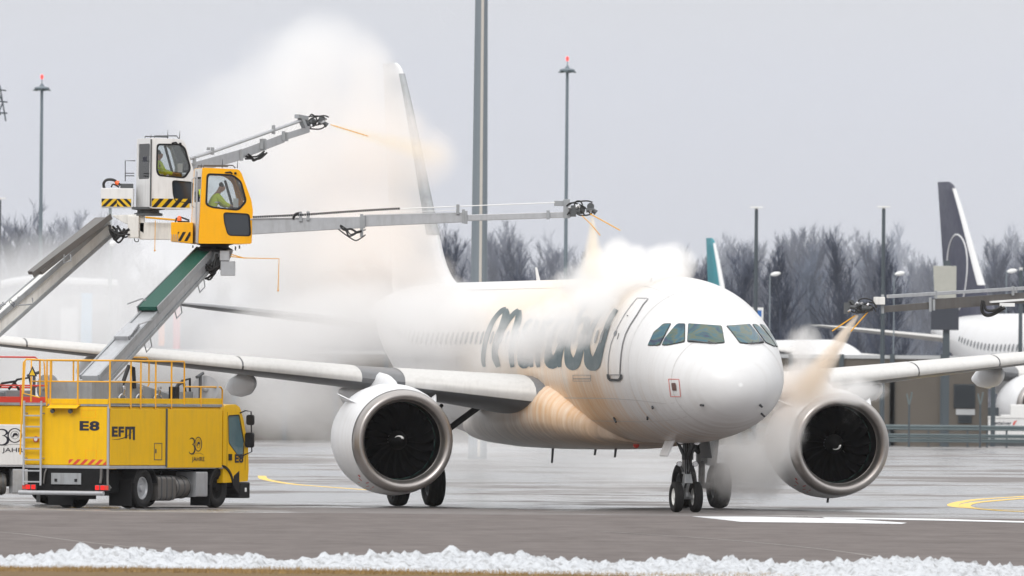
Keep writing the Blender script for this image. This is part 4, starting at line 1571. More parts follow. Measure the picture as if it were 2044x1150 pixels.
    # ladder hoops
    q.tube([(-.05, 1.72, 2.6), (-.1, 1.76, T - .1), (-.1, 1.78, T), (-.1, 2.26, T + .02), (-.12, 2.33, T - .06), (-.2, 2.36, 1.3)], r_, 8)
    q.tube([(-.3, 1.76, 2.75), (-.3, 1.76, T), (-.3, 2.18, T), (-.3, 2.22, 2.8), (-.3, 1.76, 2.70)], r_ * .8, 8)
    q.build('railing', railm, root, smooth=True, ang=60)
    q = MB()   # far side railing
    q.tube([(.3, W, 2.6), (.3, W, T), (3.4, W, T), (3.5, W, T - .06), (3.5, W, 2.7)], r_, 8)
    q.tube([(.3, W, Mi), (3.5, W, Mi)], r_ * .8, 8)
    for x in (1.3, 2.4): q.tube([(x, W, T), (x, W, 2.5)], r_, 8)
    q.tube([(3.0, 1.9, T + .1), (5.3, 1.9, T + .1), (5.42, 1.9, T), (5.42, 1.9, 3.05), (5.3, 1.9, 2.95), (4.2, 1.9, 2.95)], r_, 8)
    q.build('far_railing', railm, root, smooth=True, ang=60)
    q = MB()   # warning triangle on the gate
    q.panel([(0, 0), (.26, 0), (.13, .25)], [], (-.34, 2.08, 3.22), (0, -1, 0), Z, (-1, 0, 0), .01)
    tr = q.build('warning_sign', M['navy'], root)
    q = MB()
    q.panel([(.05, .025), (.21, .025), (.13, .18)], [], (-.351, 2.08, 3.22), (0, -1, 0), Z, (-1, 0, 0), .004)
    q.build('sign_face', M['hazy'], tr)
    # turntable base
    q = MB()
    q.box(-.05 + .3, 1.6, .62, 1.85, 2.55, 3.10)
    q.loft([[Vector((1.6, y, z)) for y, z in ((.66, 2.55), (1.8, 2.55), (1.8, 3.14), (.66, 3.14))], [Vector((2.4, y, z)) for y, z in ((.66, 2.55), (1.8, 2.55), (1.8, 3.12), (.66, 3.12))], [Vector((4.8, y, z)) for y, z in ((.7, 2.55), (1.75, 2.55), (1.75, 2.74), (.7, 2.74))]])
    q.box(4.3, 5.0, .4, 1.9, 2.575, 2.88)
    tb = q.build('boom_base', M['steel'], root, bevel=.015)
    for x in (1.75, 2.62, 3.55):
        q = MB()
        pts = [(x + .17 * math.cos(a), .60, 2.70 + .10 * math.sin(a)) for a in [R(20 * k) for k in range(-1, 11)]]
        q.tube(pts, .03, 8)
        q.tube([(x, .58, 2.78), (x, .55, 2.92)], .04, 8)
        q.lathe([(0, .001), (0, .055), (.06, .055), (.08, .02)], (x, .56, 2.93), (0, 0, 1), 12)
        q.build('pipe_fitting', M['chrome'], tb, smooth=True, ang=40)
    q = MB()
    q.tube([(1.9, .7, 3.0), (2.1, .62, 3.5), (2.3, .6, 3.45), (2.4, .62, 2.95)], .05, 8)
    q.tube([(4.0, .5, 2.75), (4.2, .4, 3.05), (4.5, .4, 3.1), (4.7, .45, 2.8)], .035, 8)
    q.tube([(4.4, .6, 2.9), (4.6, .5, 3.15), (4.9, .45, 3.2), (5.0, .5, 2.8)], .03, 8)
    q.build('hose', M['black'], root, smooth=True)
    q = MB()
    q.box(3.55, 3.75, .1, .3, 2.58, 3.0)
    q.build('control_box', M['blackp'], root, bevel=.01)
    q = MB()
    q.tube([(4.98, .2, 2.58), (4.98, .2, 3.28)], .04, 8)
    q.tube([(4.8, .2, 3.24), (5.12, .2, 3.34)], .04, 8)
    q.box(4.86, 5.1, .12, .28, 2.6, 2.66)
    q.build('nozzle_holder', M['darksteel'], root, smooth=True, ang=40)
    q = MB()
    q.lathe([(0, .001), (0, .33), (.015, .33), (.015, .20), (.2, .20), (.2, .33), (.215, .33), (.215, .001)], (5.25, .20, 2.95), (.887, .46, 0), 36)
    q.lathe([(0, .001), (0, .07), (.05, .06), (.06, .001)], (5.24, .195, 2.95), (-.887, -.46, 0), 16)
    rl = q.build('hose_reel', M['alu'], root, smooth=True, ang=40)
    return root
glass_blue = mat('tinted cab glass', (.10, .17, .19), .08, var=.4, scale=1.2, spec=.8)

def person_in_cab(name, label, hip, yaw, lean, S=1.0):
    "seated figure: head, torso, arms and thighs in one skin, jacket and hair as clothing"
    root = thing(name, label, 'person', tuple(hip), yaw)
    # local +x is where the person looks
    def skin_obj(nm, verts, edges, rad, m, parent, sub=2):
        me = bpy.data.meshes.new(nm)
        me.from_pydata(verts, edges, [])
        me.materials.append(m)
        o = bpy.data.objects.new(nm, me)
        sc.collection.objects.link(o)
        o.parent = parent
        md = o.modifiers.new('skin', 'SKIN')
        md.use_smooth_shade = True
        for i, sv in enumerate(me.skin_vertices[0].data):
            r = rad[i]
            sv.radius = r if isinstance(r, tuple) else (r, r)
            sv.use_root = (i == 0)
        sb = o.modifiers.new('sub', 'SUBSURF')
        sb.levels = sb.render_levels = sub
        return o
    lx = lean
    V_ = [(0, 0, .08), (.03 * lx, 0, .25), (.10 * lx, 0, .42), (.14 * lx, 0, .53), (.17 * lx, 0, .60), (.21 * lx + .01, 0, .68), (.22 * lx + .015, 0, .76)]
    E_ = [(i, i + 1) for i in range(6)]
    Rr = [(.17, .13), (.15, .11), (.17, .11), (.10, .075), (.056, .056), (.095, .082), (.085, .074)]
    for s in (1, -1):
        b = len(V_)
        V_ += [(.13 * lx, .17 * s, .48), (.20 * lx + .06, .24 * s, .28), (.38 + .1 * lx, .20 * s, .22), (.45 + .1 * lx, .19 * s, .23)]
        E_ += [(2, b), (b, b + 1), (b + 1, b + 2), (b + 2, b + 3)]
        Rr += [.065, .047, .036, (.03, .02)]
        hb = len(V_)
        for k in range(4):
            yy = .19 * s + (k - 1.5) * .018
            V_ += [(.50 + .1 * lx, yy, .235 - .003 * abs(k - 1)), (.535 + .1 * lx, yy, .215)]
            E_ += [(b + 3, hb + 2 * k), (hb + 2 * k, hb + 2 * k + 1)]
            Rr += [.009, .007]
        t0 = len(V_)
        V_ += [(.465 + .1 * lx, .19 * s - .035 * s, .235), (.495 + .1 * lx, .19 * s - .045 * s, .225)]
        E_ += [(b + 2, t0), (t0, t0 + 1)]
        Rr += [.010, .008]
        b = len(V_)
        V_ += [(.02, .10 * s, .05), (.42, .12 * s, .10), (.46, .12 * s, -.25)]
        E_ += [(0, b), (b, b + 1), (b + 1, b + 2)]
        Rr += [.09, .06, .045]
    b = len(V_)
    V_ += [(.21 * lx + .10, 0, .665), (.21 * lx + .085, 0, .625)]   # nose and chin
    E_ += [(5, b), (5, b + 1)]
    Rr += [.018, .03]
    body = skin_obj('body', V_, E_, Rr, M['skin'], root)
    jv = [(0, 0, .02), (.03 * lx, 0, .22), (.10 * lx, 0, .42), (.14 * lx, 0, .54)]
    je = [(0, 1), (1, 2), (2, 3)]
    jr = [(.19, .15), (.18, .135), (.195, .135), (.10, .085)]
    for s in (1, -1):
        b = len(jv)
        jv += [(.13 * lx, .17 * s, .485), (.20 * lx + .06, .24 * s, .28), (.34 + .1 * lx, .21 * s, .225)]
        je += [(2, b), (b, b + 1), (b + 1, b + 2)]
        jr += [.085, .068, .055]
    jk = skin_obj('jacket', jv, je, jr, M['hi'], root)
    for z, r in ((.20, .19), (.32, .19)):
        q = MB()
        pts = [(.06 * lx * (z / .2) + .150 * math.cos(R(a)), r * math.sin(R(a)), z) for a in range(0, 361, 20)]
        q.tube(pts, .018, 6)
        q.build('reflective_band', M['lampw'], jk, smooth=True)
    hv = [(.215 * lx - .025, 0, .70), (.225 * lx - .01, 0, .775), (.225 * lx + .03, 0, .79)]
    skin_obj('hair', hv, [(0, 1), (1, 2)], [(.094, .078), (.092, .078), (.065, .06)], M['hair'], root)
    q = MB()
    for s in (1, -1):
        q.lathe([(-.01, .001), (-.008, .008), (0, .011), (.006, .008), (.008, .001)], (.21 * lx + .084, .032 * s, .692), (1, 0, 0), 8)
    q.build('eyes', M['navy'], root)
    q = MB()
    for s in (1, -1): q.lathe([(-.008, .001), (-.006, .02), (.004, .026), (.01, .02), (.012, .001)], (.21 * lx + .0, .082 * s, .675), (0, 1, .0), 10)
    q.build('ears', M['skin'], root)
    q = MB()
    q.tube([(.21 * lx + .088, -.022, .632), (.21 * lx + .094, 0, .63), (.21 * lx + .088, .022, .632)], .006, 6)
    q.build('mouth', M['red'], root)
    return root

def op_cabin(root, O, phi, side, wins, paint, Wd=1.25, rearw=None, stripe=None):
    """operator cabin of a truck. O world point of the lower corner between its near side and its rear,
    phi heading; side and windows are photo polygons of the near side panel"""
    F = Vector((math.sin(phi), math.cos(phi), 0))
    B = Vector((-math.cos(phi), math.sin(phi), 0))      # away from the viewer, to its left
    if B.y < 0: B = -B
    base = P(O[0], O[1], O[2])
    def uv(p):
        # meet the sight line with the side plane
        n = F.cross(Z)
        d = P(p[0], p[1], 1000) - Vector((0, 0, CAMH))
        o = Vector((0, 0, CAMH))
        t = (base - o).dot(n) / d.dot(n)
        h = o + d * t - base
        return (h.dot(F), h.z)
    S2 = [uv(p) for p in side]
    W2 = [rounded([uv(p) for p in w_], .09, 4) for w_ in wins]
    S2r = rounded(S2, .05, 3)
    q = MB()
    q.panel(S2r, W2, base, F, Z, B, .05)
    cabn = q.build('operator_cabin', paint, root, world=True, bevel=.006)
    q = MB()
    q.panel(S2r, W2[:1], base + B * (Wd - .05), F, Z, B, .05)
    n_ = len(S2)
    q.build('far_panel', paint, cabn, world=True)
    # floor, roof, rear, front strips along the outline
    names = {}
    def edge_panel(i, nm, m, hole=None, t=.04):
        a, b = S2[i], S2[(i + 1) % n_]
        pa, pb = base + F * a[0] + Z * a[1], base + F * b[0] + Z * b[1]
        u = (pb - pa)
        L_ = u.length
        u.normalize()
        nin = (B.cross(u)).normalized()
        cen = base + F * sum(p[0] for p in S2) / n_ + Z * sum(p[1] for p in S2) / n_
        if (cen - pa).dot(nin) < 0: nin = -nin
        q_ = MB()
        outer = [(0.015, .052), (L_ - .015, .052), (L_ - .015, Wd - .052), (.015, Wd - .052)]
        holes = []
        if hole:
            holes = [rounded([(hole[0] * L_, hole[2] * Wd), (hole[1] * L_, hole[2] * Wd), (hole[1] * L_, hole[3] * Wd), (hole[0] * L_, hole[3] * Wd)], .08, 3)]
        q_.panel(outer, holes, pa + nin * .004, u, B, nin, t)
        ob = q_.build(nm, m, cabn, world=True)
        if hole:
            q_ = MB()
            q_.panel(holes[0], [], pa + nin * .02, u, B, nin, .008)
            q_.build('cabin_window', M['glass'], cabn, world=True)
    return base, F, B, uv, S2, W2, cabn, edge_panel

def cabin_finish(base, F, B, W2, cabn, Wd, darkidx=()):
    nn = -B
    for i, w_ in enumerate(W2):
        q = MB()
        q.panel(w_, [], base + B * .02, F, Z, B, .008)
        gl = q.build('cabin_window', M['dglass'] if i in darkidx else M['glass'], cabn, world=True)
        c = (sum(a for a, b in w_) / len(w_), sum(b for a, b in w_) / len(w_))
        big = [(a + (a - c[0]) * .07, b + (b - c[1]) * .07) for a, b in w_]
        sm_ = [(a - (a - c[0]) * .03, b - (b - c[1]) * .03) for a, b in w_]
        q = MB()
        q.panel(big, [sm_], base - B * .006, F, Z, B, .03)
        q.build('window_seal', M['blackp'], gl, world=True)
        if i == 0:
            q = MB()
            q.panel(w_, [], base + B * (Wd - .03), F, Z, B, .008)
            q.build('cabin_window', M['glass'], cabn, world=True)

def nozzle_cluster(root, c, s=1.0, seed=1, d=Vector((1, 0, 0))):
    "spray head: joints, barrels and looped hoses around world point c"
    rnd = random.Random(seed)
    q = MB()
    c = Vector(c)
    q.lathe([(0, .001), (0, .09), (.05, .11), (.14, .11), (.17, .07), (.17, .001)], c - d * .08, (0, 1, .2), 18)
    q.lathe([(0, .001), (0, .07), (.22, .075), (.24, .1), (.28, .1), (.28, .001)], c - d * .38 + Z * -.02, d, 16)
    q.lathe([(0, .001), (0, .09), (.12, .09), (.12, .001)], c + d * .16 + Z * .10, (0, 1, 0), 16)
    q.box(c.x - .34, c.x - .2, c.y - .08, c.y + .08, c.z - .16, c.z + .12)
    q.tube([c + d * .05, c + d * .2 + Z * .02, c + d * .3 - Z * .06], [.06, .05, .07], 12)
    hd = q.build('spray_head', M['darksteel'], root, world=True, smooth=True, ang=40)
    for k in range(6):
        q = MB()
        a = c + d * rnd.uniform(-.5, -.15) + Z * rnd.uniform(-.12, .2) + Vector((0, rnd.uniform(-.12, .05), 0))
        b = c + d * rnd.uniform(-.05, .34) + Z * rnd.uniform(-.14, .22) + Vector((0, rnd.uniform(-.12, .05), 0))
        up = rnd.choice((1, -1)) * rnd.uniform(.05, .2)
        m1, m2 = a.lerp(b, .25) + Z * up, a.lerp(b, .75) + Z * up * .9
        q.tube([Vector(x) for x in smooth_pts([a, m1, m2, b], 5)], .018 * s, 6)
        q.build('hose', M['black'], root, world=True, smooth=True)
    for k in range(4):
        q = MB()
        o = c + d * rnd.uniform(-.45, .25) + Z * rnd.uniform(-.1, .12) + Vector((0, -.1, 0))
        q.tube([o, o + Vector((rnd.uniform(-.06, .06), -.05, rnd.uniform(-.06, .06)))], .03, 8)
        q.build('fitting', M['chrome'], hd, world=True, smooth=True, ang=40)

def hose_bundle(root, a, b, n, drop, seed, r=.025):
    rnd = random.Random(seed)
    for k in range(n):
        q = MB()
        j = lambda s: Vector((rnd.uniform(-s, s), rnd.uniform(-s, s), rnd.uniform(-s, s)))
        a_, b_ = Vector(a) + j(.1), Vector(b) + j(.1)
        m = a_.lerp(b_, .5) + Vector((0, 0, -drop * rnd.uniform(.5, 1.15))) + j(.1)
        q.tube(smooth_pts([a_, a_.lerp(m, .5) - Z * drop * .2 + j(.05), m, m.lerp(b_, .5) - Z * drop * .15 + j(.05), b_], 5), r * rnd.uniform(.7, 1.2), 7)
        q.build('hose', M['black'], root, world=True, smooth=True)

# ------- truck one: the yellow one in front
PH1 = R(27.5)
O1 = P(215, 1023 - 6.0, 312)
O1.z = 0
T1 = thing('deicing_truck', 'yellow truck marked E8 at front left, yellow cabin raised on its boom', 'deicing truck', tuple(O1), R(90) - PH1, 'deicing trucks')
deicer_body(T1, M['yellow'])
def lower_boom(root, a, b, m, railm, w=.46, h=.42, w2=.38, h2=.34, up=Z):
    a, b = Vector(a), Vector(b)
    d, s, n = frame(b - a)
    q = MB()
    q.beam(a, b, w, h, w2, h2)
    bm_ = q.build('boom', m, root, world=True, bevel=.012)
    for sg in (1, -1):
        q = MB()
        o_ = s * sg * (w / 2 + .03)
        q.beam(a + o_ + n * h * .4, b + o_ * (w2 / w) + n * h2 * .45, .06, .13, .05, .11)
        q.build('side_rail', railm, bm_, world=True, bevel=.005)
        q = MB()
        q.beam(a + o_ - n * h * .4, b + o_ * (w2 / w) - n * h2 * .45, .05, .09, .05, .08)
        q.build('side_rail', railm, bm_, world=True, bevel=.005)
    return bm_, d, s, n
Ya, Yb = 314.0, 319.2
A1, B1 = P(182, 765, Ya), P(416, 512, Yb)
bm1, d1, s1, n1 = lower_boom(T1, A1, B1, M['alu'], M['steel'])
def along(a, b, t, n, off): return a + (b - a) * t + n * off
# green hose tray with its frame on the upper half of the boom
q = MB()
g0, g1 = along(A1, B1, .50, n1, .30), along(A1, B1, 1.0, n1, .22)
q.beam(g0, g1, .50, .10, .44, .10)
gr = q.build('walkway_grating', M['green'], bm1, world=True)
for sg in (1, -1):
    q = MB()
    q.beam(g0 + s1 * sg * .29 - n1 * .04 , g1 + s1 * sg * .25 - n1 * .02, .03, .2, .03, .16)
    q.build('side_rail', M['steel'], gr, world=True)
q = MB()
q.beam(along(A1, B1, .28, n1, .25), along(A1, B1, .38, n1, .3), .46, .12, .34, .06)
q.tube([along(A1, B1, .44, n1, .2) - s1 * -.3, along(A1, B1, .34, n1, .42) + s1 * .3], .02, 6)
q.build('boom_cover', M['alu'], bm1, world=True, bevel=.01)
for t, dr in ((.62, -.36), (.36, -.38), (.82, -.34)):
    q = MB()
    p0 = along(A1, B1, t, n1, -.16) + s1 * .25
    q.tube([p0, p0 + n1 * (dr + .12), p0 + n1 * (dr + .12) + d1 * .3, p0 + d1 * .34], .016, 6)
    q.build('hose_bracket', M['steel'], bm1, world=True)
q = MB()
q.tube([along(A1, B1, .02, n1, -.34) + s1 * .1 + d1 * .3, along(A1, B1, .24, n1, -.36) + s1 * .1], .075, 12)
q.build('lift_cylinder', M['chrome'], T1, world=True, smooth=True, ang=40)
q = MB()
q.tube([P(254, 607, 315), P(284, 596, 315), P(291, 600, 315)], .018, 6)
q.build('feeler_rod', M['steel'], bm1, world=True)
put_text('boom_lettering', 'Elephant', P(258, 682, 313.7), (P(284, 652, 313.7) - P(258, 682, 313.7)).normalized(), n1, (0, -1, 0), .42, .13, M['darksteel'], bm1, world=True)
# boom head: bracket, housing, hoses
q = MB()
q.panel([(-.35, 0), (.35, .02), (.30, -.15), (.1, -.52), (-.12, -.42)], [], P(437, 500, 318.9), (1, 0, 0), Z, (0, 1, 0), .5)
hb1 = q.build('boom_head', M['steel'], T1, world=True, bevel=.01)
q = MB()
c_ = P(440, 550, 318.7)
q.box(c_.x, c_.x + .36, c_.y, c_.y + .6, c_.z, c_.z + .36)
q.box(c_.x - .02, c_.x + .22, c_.y - .03, c_.y + .5, c_.z + .37, c_.z + .62)
q.build('valve_housing', M['alu'], hb1, world=True, bevel=.01)
hose_bundle(T1, P(402, 520, 318.8), P(436, 515, 318.8), 9, .42, 5, .028)
hose_bundle(T1, P(392, 535, 318.9), P(430, 530, 318.9), 6, .2, 6, .028)
q = MB()
q.lathe([(0, .001), (0, .42), (.07, .45), (.12, .36), (.16, .36), (.2, .5), (.24, .5), (.24, .001)], P(428, 503, 319.2), Z, 28)
tt1 = q.build('turntable', M['blackp'], T1, world=True, smooth=True, ang=30)
q = MB()
for px, py, l in ((470, 492, .1), (478, 490, .08), (385, 490, .06), (400, 492, .08)):
    q.tube([P(px, py, 319), P(px, py, 319) - Z * l], .02, 6)
q.build('bolt', M['darksteel'], tt1, world=True)
q = MB()
q.tube([P(460, 512, 318.6), P(486, 515, 318.6), P(557, 516.5, 318.6), P(555, 578, 318.6)], .012, 6)
q.tube([P(462, 508, 318.6), P(490, 516, 318.6)], .012, 6)
q.lathe([(-.03, .001), (0, .03), (.03, .001)], P(555, 580, 318.6), Z, 8)
q.build('feeler_wire', M['rail'], T1, world=True)
# cabin
side1 = [(396, 486.5), (502.5, 487), (505.0, 420), (502, 400), (482, 345), (476, 338), (404, 334.5)]
c2 = lambda x, y: (180 + x / 3.194, 220 + y / 3.194)
w1 = [c2(*a) for a in [(750, 410), (905, 416), (958, 455), (992, 580), (942, 635), (780, 618), (742, 600)]]
w2 = [c2(*a) for a in [(852, 655), (1012, 664), (1020, 800), (880, 796), (858, 720)]]
PHC = R(79)
base, F_, B_, uv, S2, W2, cabn, ep = op_cabin(T1, (396, 486.5, 318.3), PHC, side1, [w1, w2], M['yellow2'])
ep(0, 'cabin_floor', M['yellow2'])
ep(1, 'cabin_front', M['yellow2'], (.05, .95, .1, .9))
ep(2, 'cabin_front', M['yellow2'])
ep(3, 'cabin_front', M['yellow2'], (.03, .95, .1, .9))
ep(4, 'cabin_roof', M['yellow2'])
ep(5, 'cabin_roof', M['yellow2'])
ep(6, 'cabin_rear', M['white'], (.12, .45, .1, .9))
cabin_finish(base, F_, B_, W2, cabn, 1.25, (1,))
def cabin_fittings(cabn, base, F, B, roofz, Ln, seed):
    rnd = random.Random(seed)
    q = MB()
    r0 = base + Z * roofz
    q.tube([r0 + F * .15 + B * .2, r0 + F * .15 + B * .2 + Z * .06, r0 + F * (Ln * .7) + B * .2 + Z * .07, r0 + F * (Ln * .75) + B * .2], .015, 6)
    q.tube([r0 + F * .12 + B * .9, r0 + F * .12 + B * .9 + Z * .06, r0 + F * (Ln * .7) + B * .9 + Z * .05], .015, 6)
    q.build('roof_bar', M['darksteel'], cabn, world=True)
    for a, h in ((.08, .10), (.5, .22), (.80, .2)):
        q = MB()
        q.tube([r0 + F * a * Ln + B * .3, r0 + F * (a * Ln + .01) + B * .3 + Z * h], [.012, .004], 6)
        q.build('antenna', M['blackp'], cabn, world=True)
    q = MB()
    q.tube([r0 + F * (Ln * .52) + B * .01 - Z * .12, r0 + F * (Ln * .62) - B * .03 - Z * .10, r0 + F * (Ln * .66) - Z * .14], .02, 6)
    q.lathe([(0, .001), (0, .03), (.05, .03), (.05, .001)], r0 + F * (Ln * .70) - B * .03 - Z * .13, F, 10)
    q.build('cabin_lamp', M['blackp'], cabn, world=True, smooth=True, ang=40)
    q = MB()     # seat and console
    q.hexa([base + F * a * Ln + B * b + Z * c for a, b, c in ((.10, .4, .62), (.50, .4, .62), (.50, .85, .62), (.10, .85, .62), (.10, .4, .74), (.50, .4, .72), (.50, .85, .72), (.10, .85, .74))])
    q.hexa([base + F * a * Ln + B * b + Z * c for a, b, c in ((.06, .4, .74), (.14, .4, .74), (.14, .85, .74), (.06, .85, .74), (.02, .45, 1.32), (.10, .45, 1.32), (.10, .8, 1.32), (.02, .8, 1.32))])
    q.build('operator_seat', M['cloth'], cabn, world=True, bevel=.03)
    q = MB()
    q.hexa([base + F * a * Ln + B * b + Z * c for a, b, c in ((.74, .3, .70), (.86, .3, .70), (.86, .9, .70), (.74, .9, .70), (.70, .3, .92), (.88, .3, .96), (.88, .9, .96), (.70, .9, .92))])
    q.tube([base + F * (.80 * Ln) + B * .85 + Z * .9, base + F * (.66 * Ln) + B * 1.05 + Z * 1.6], .035, 8)
    q.build('control_console', M['blackp'], cabn, world=True, bevel=.01)
    q = MB()
    o_ = base + F * (.70 * Ln) + B * .10 + Z * .92
    q.panel([(0, 0), (.13, .0), (.13, .22), (0, .22)], [], o_, F, Z, B, .01)
    q.build('paper_notice', M['lampw'], cabn, world=True)
cabin_fittings(cabn, base, F_, B_, uv((440, 336))[1] + .01, 1.27, 2)
# grab rail, door pillar at the rear edge
q = MB()
q.panel([(0, .05), (.10, .05), (.12, 1.80), (.02, 1.80)], [], base - F_ * .03 - B_ * .012, B_ * 1.0, Z, -F_, .03)
q.tube([base - F_ * .08 + B_ * .2 + Z * .9, base - F_ * .14 + B_ * .2 + Z * .95, base - F_ * .14 + B_ * .2 + Z * 1.6, base - F_ * .08 + B_ * .2 + Z * 1.65], .012, 6)
q.build('grab_rail', M['alu'], cabn, world=True)
# counterweight box behind the cabin with hazard bars
q = MB()
a_ = P(341, 486, 318.6)
b_ = P(385, 444, 318.6)
q.hexa([(a_.x, a_.y, a_.z + .05), (b_.x, a_.y, a_.z), (b_.x, a_.y + .9, a_.z), (a_.x, a_.y + .9, a_.z + .05), (a_.x, a_.y, b_.z), (b_.x, a_.y, b_.z), (b_.x, a_.y + .9, b_.z), (a_.x, a_.y + .9, b_.z)])
cw1 = q.build('counterweight', M['yellow2'], T1, world=True, bevel=.012)
q = MB()
hazard(q, (a_.x + .17, a_.y - .001, a_.z + .06), (1, 0, 0), Z, (0, -1, 0), .32, .23, 2, .55)
q.build('hazard_stripe', [M['yellow2'], M['blackp']], cw1, world=True, recalc=False)
q = MB()
for k in range(4):
    q.tube([P(342 + k * 4, 468, 318.55), P(344 + k * 4, 484, 318.55)], .008, 5)
q.build('bolt_row', M['alu'], cw1, world=True)
q = MB()
o_ = P(358, 441, 318.9)
q.lathe([(0, .001), (0, .06), (.09, .055), (.12, .03), (.13, .001)], o_, Z, 14)
q.build('beacon', M['orange'], T1, world=True, smooth=True, ang=60)
q = MB()
q.tube([P(350, 446, 318.9), P(352, 436, 318.9), P(362, 434, 318.9), P(378, 440, 318.9)], .022, 8)
q.box(o_.x - .05, o_.x + .25, o_.y, o_.y + .3, o_.z - .08, o_.z - .0)
q.build('hose', M['black'], T1, world=True)
# spray arm
def arm_section(root, m, pts, Y0, Y1, pxr, dep=.34):
    "box sections: (x0, top, bottom, x1, top, bottom) in the photo at a distance running Y0..Y1"
    out = None
    xs0, xs1 = pxr
    k_ = []
    for (x0, t0, b0, x1, t1, b1) in pts:
        ya = Y0 + (Y1 - Y0) * (x0 - xs0) / (xs1 - xs0)
        yb = Y0 + (Y1 - Y0) * (x1 - xs0) / (xs1 - xs0)
        q = MB()
        vs = []
        for (x, tt, bb, yy) in ((x0, t0, b0, ya), (x1, t1, b1, yb)):
            A, B = P(x, bb, yy), P(x, tt, yy)
            vs += [A, A + Vector((0, dep, 0)), B + Vector((0, dep, 0)), B]
        q.hexa(vs)
        if out is None: out = q.build('spray_arm', m, root, world=True, bevel=.01)
        else: q.build('arm_section', m, out, world=True, bevel=.01)
    return out
YA, YB = 318.4, 317.6
ar1 = arm_section(T1, M['alu'], [(503, 437, 468, 727, 432.5, 455), (727, 429.5, 452.5, 925, 424, 443.5), (925, 429, 441.5, 1140, 422.5, 434)], YA, YB, (503, 1190), .3)
yy_ = lambda x: YA + (YB - YA) * (x - 503) / 687
for x, t_, b_b in ((600, 424, 442), (615, 422, 440), (722, 427, 473), (726, 430, 456), (914, 408, 428), (925, 418, 446), (930, 421, 447), (1094, 420, 438)):
    q = MB()
    q.beam(P(x, b_b, yy_(x) - .03), P(x, t_, yy_(x) - .03), .05, .08)
    q.build('clamp', M['steel'], ar1, world=True, bevel=.005)
q = MB()   # cable chain
for i in range(66):
    x = 505 + i * 4.45
    y = 433.5 - (x - 505) * .045 - 4 * math.sin(max(0, (x - 600) / 200) * 1.4)
    q.beam(P(x, y, yy_(x)), P(x + 3.6, y - .15, yy_(x)), .12, .055)
q.build('cable_chain', M['blackp'], ar1, world=True)
q = MB()
for i in range(45):
    x = 730 + i * 4.2
    y = 429.5 - (x - 727) * .027
    q.beam(P(x, y + 2, yy_(x)), P(x, y - 1.5, yy_(x)), .02, .02)
q.tube([P(600, 436, yy_(600)), P(500, 438, yy_(500))], .02, 6)
q.build('tooth_rack', M['alu'], ar1, world=True)
q = MB()
q.tube([P(798, 417, yy_(800)), P(914, 412, yy_(914)), P(1108, 404.5, yy_(1108))], .012, 6)
q.tube([P(798, 423, yy_(800)), P(916, 420, yy_(916))], .008, 6)
q.build('guide_cable', M['lampw'], ar1, world=True)
hose_bundle(T1, P(680, 457, yy_(690) - .1), P(722, 462, yy_(720) - .1), 4, .13, 11, .022)
q = MB()
q.tube(smooth_pts([P(585, 438, yy_(585)), P(590, 428, yy_(590)), P(602, 425, yy_(600))], 5), .035, 8)
q.build('hose', M['black'], T1, world=True)
q = MB()
o_ = P(1106, 411, yy_(1110))
q.box(o_.x, o_.x + .30, o_.y, o_.y + .2, o_.z, o_.z + .13)
q.beam(P(1131, 436, yy_(1130)), P(1131, 398, yy_(1130)), .08, .16)
q.build('arm_end_bracket', M['steel'], ar1, world=True, bevel=.008)
nozzle_cluster(T1, P(1166, 420, yy_(1166)), 1, 21)
q = MB()
q.tube([P(1178, 427, 317.5), P(1238, 460, 317.4)], .014, 6)
q.tube([P(1162, 431, 317.5), P(1179, 447, 317.4), P(1198, 470, 317.4)], .012, 6)
q.build('feeler_rod', M['rail'], T1, world=True)

# ------- truck two: behind it at the left edge
PH2 = R(78)
O2 = P(-322, 1010, 320.6)
O2.z = 0
T2 = thing('deicing_truck', 'white and yellow truck with red railings at the left edge, its white cabin raised', 'deicing truck', tuple(O2), R(90) - PH2, 'deicing trucks')
deicer_body(T2, M['yellow'], lower=M['white'], railm=M['red'], deckm=M['red'], efm=False, emz=1.36)
A2, B2 = P(-70, 705, 320.2), P(218, 452, 322.0)
bm2, d2, s2, n2 = lower_boom(T2, A2, B2, M['dirtywhite'], M['steel'], .42, .46, .36, .36)
q = MB()
q.beam(P(70, 545, 319.9), P(205, 437, 321.6), .5, .09)
q.beam(P(66, 549, 319.6), P(222, 432, 321.4), .03, .14)
q.build('hose_tray', M['tank'], bm2, world=True)
lt = P(-6, 632, 319.0)
du = (P(40, 592, 319) - P(0, 632, 319)).normalized()
put_text('boom_lettering', 'Elephant', P(-19, 644, 319.70), du, du.cross(Vector((0, 1, 0))) * -1 if du.cross(Vector((0, 1, 0))).z < 0 else du.cross(Vector((0, 1, 0))), (0, -1, 0), .60, .19, M['navy'], bm2, world=True, bold=0)
put_text('boom_lettering', 'β', P(28, 614, 319.70), du, du.cross(Vector((0, 1, 0))) * -1 if du.cross(Vector((0, 1, 0))).z < 0 else du.cross(Vector((0, 1, 0))), (0, -1, 0), .09, .20, M['navy'], bm2, world=True, bold=0)
for (a, b) in (((36, 592), (66, 604)), ((128, 508), (142, 517))):
    q = MB()
    p0, p1 = P(a[0], a[1], 319.6), P(b[0], b[1], 319.6)
    q.tube([p0, p0 + Vector((0, 0, -.22)), p1 + Vector((0, 0, -.04)), p1 + Vector((-.02, 0, .12))], .02, 6)
    q.build('hose_bracket', M['steel'], bm2, world=True)
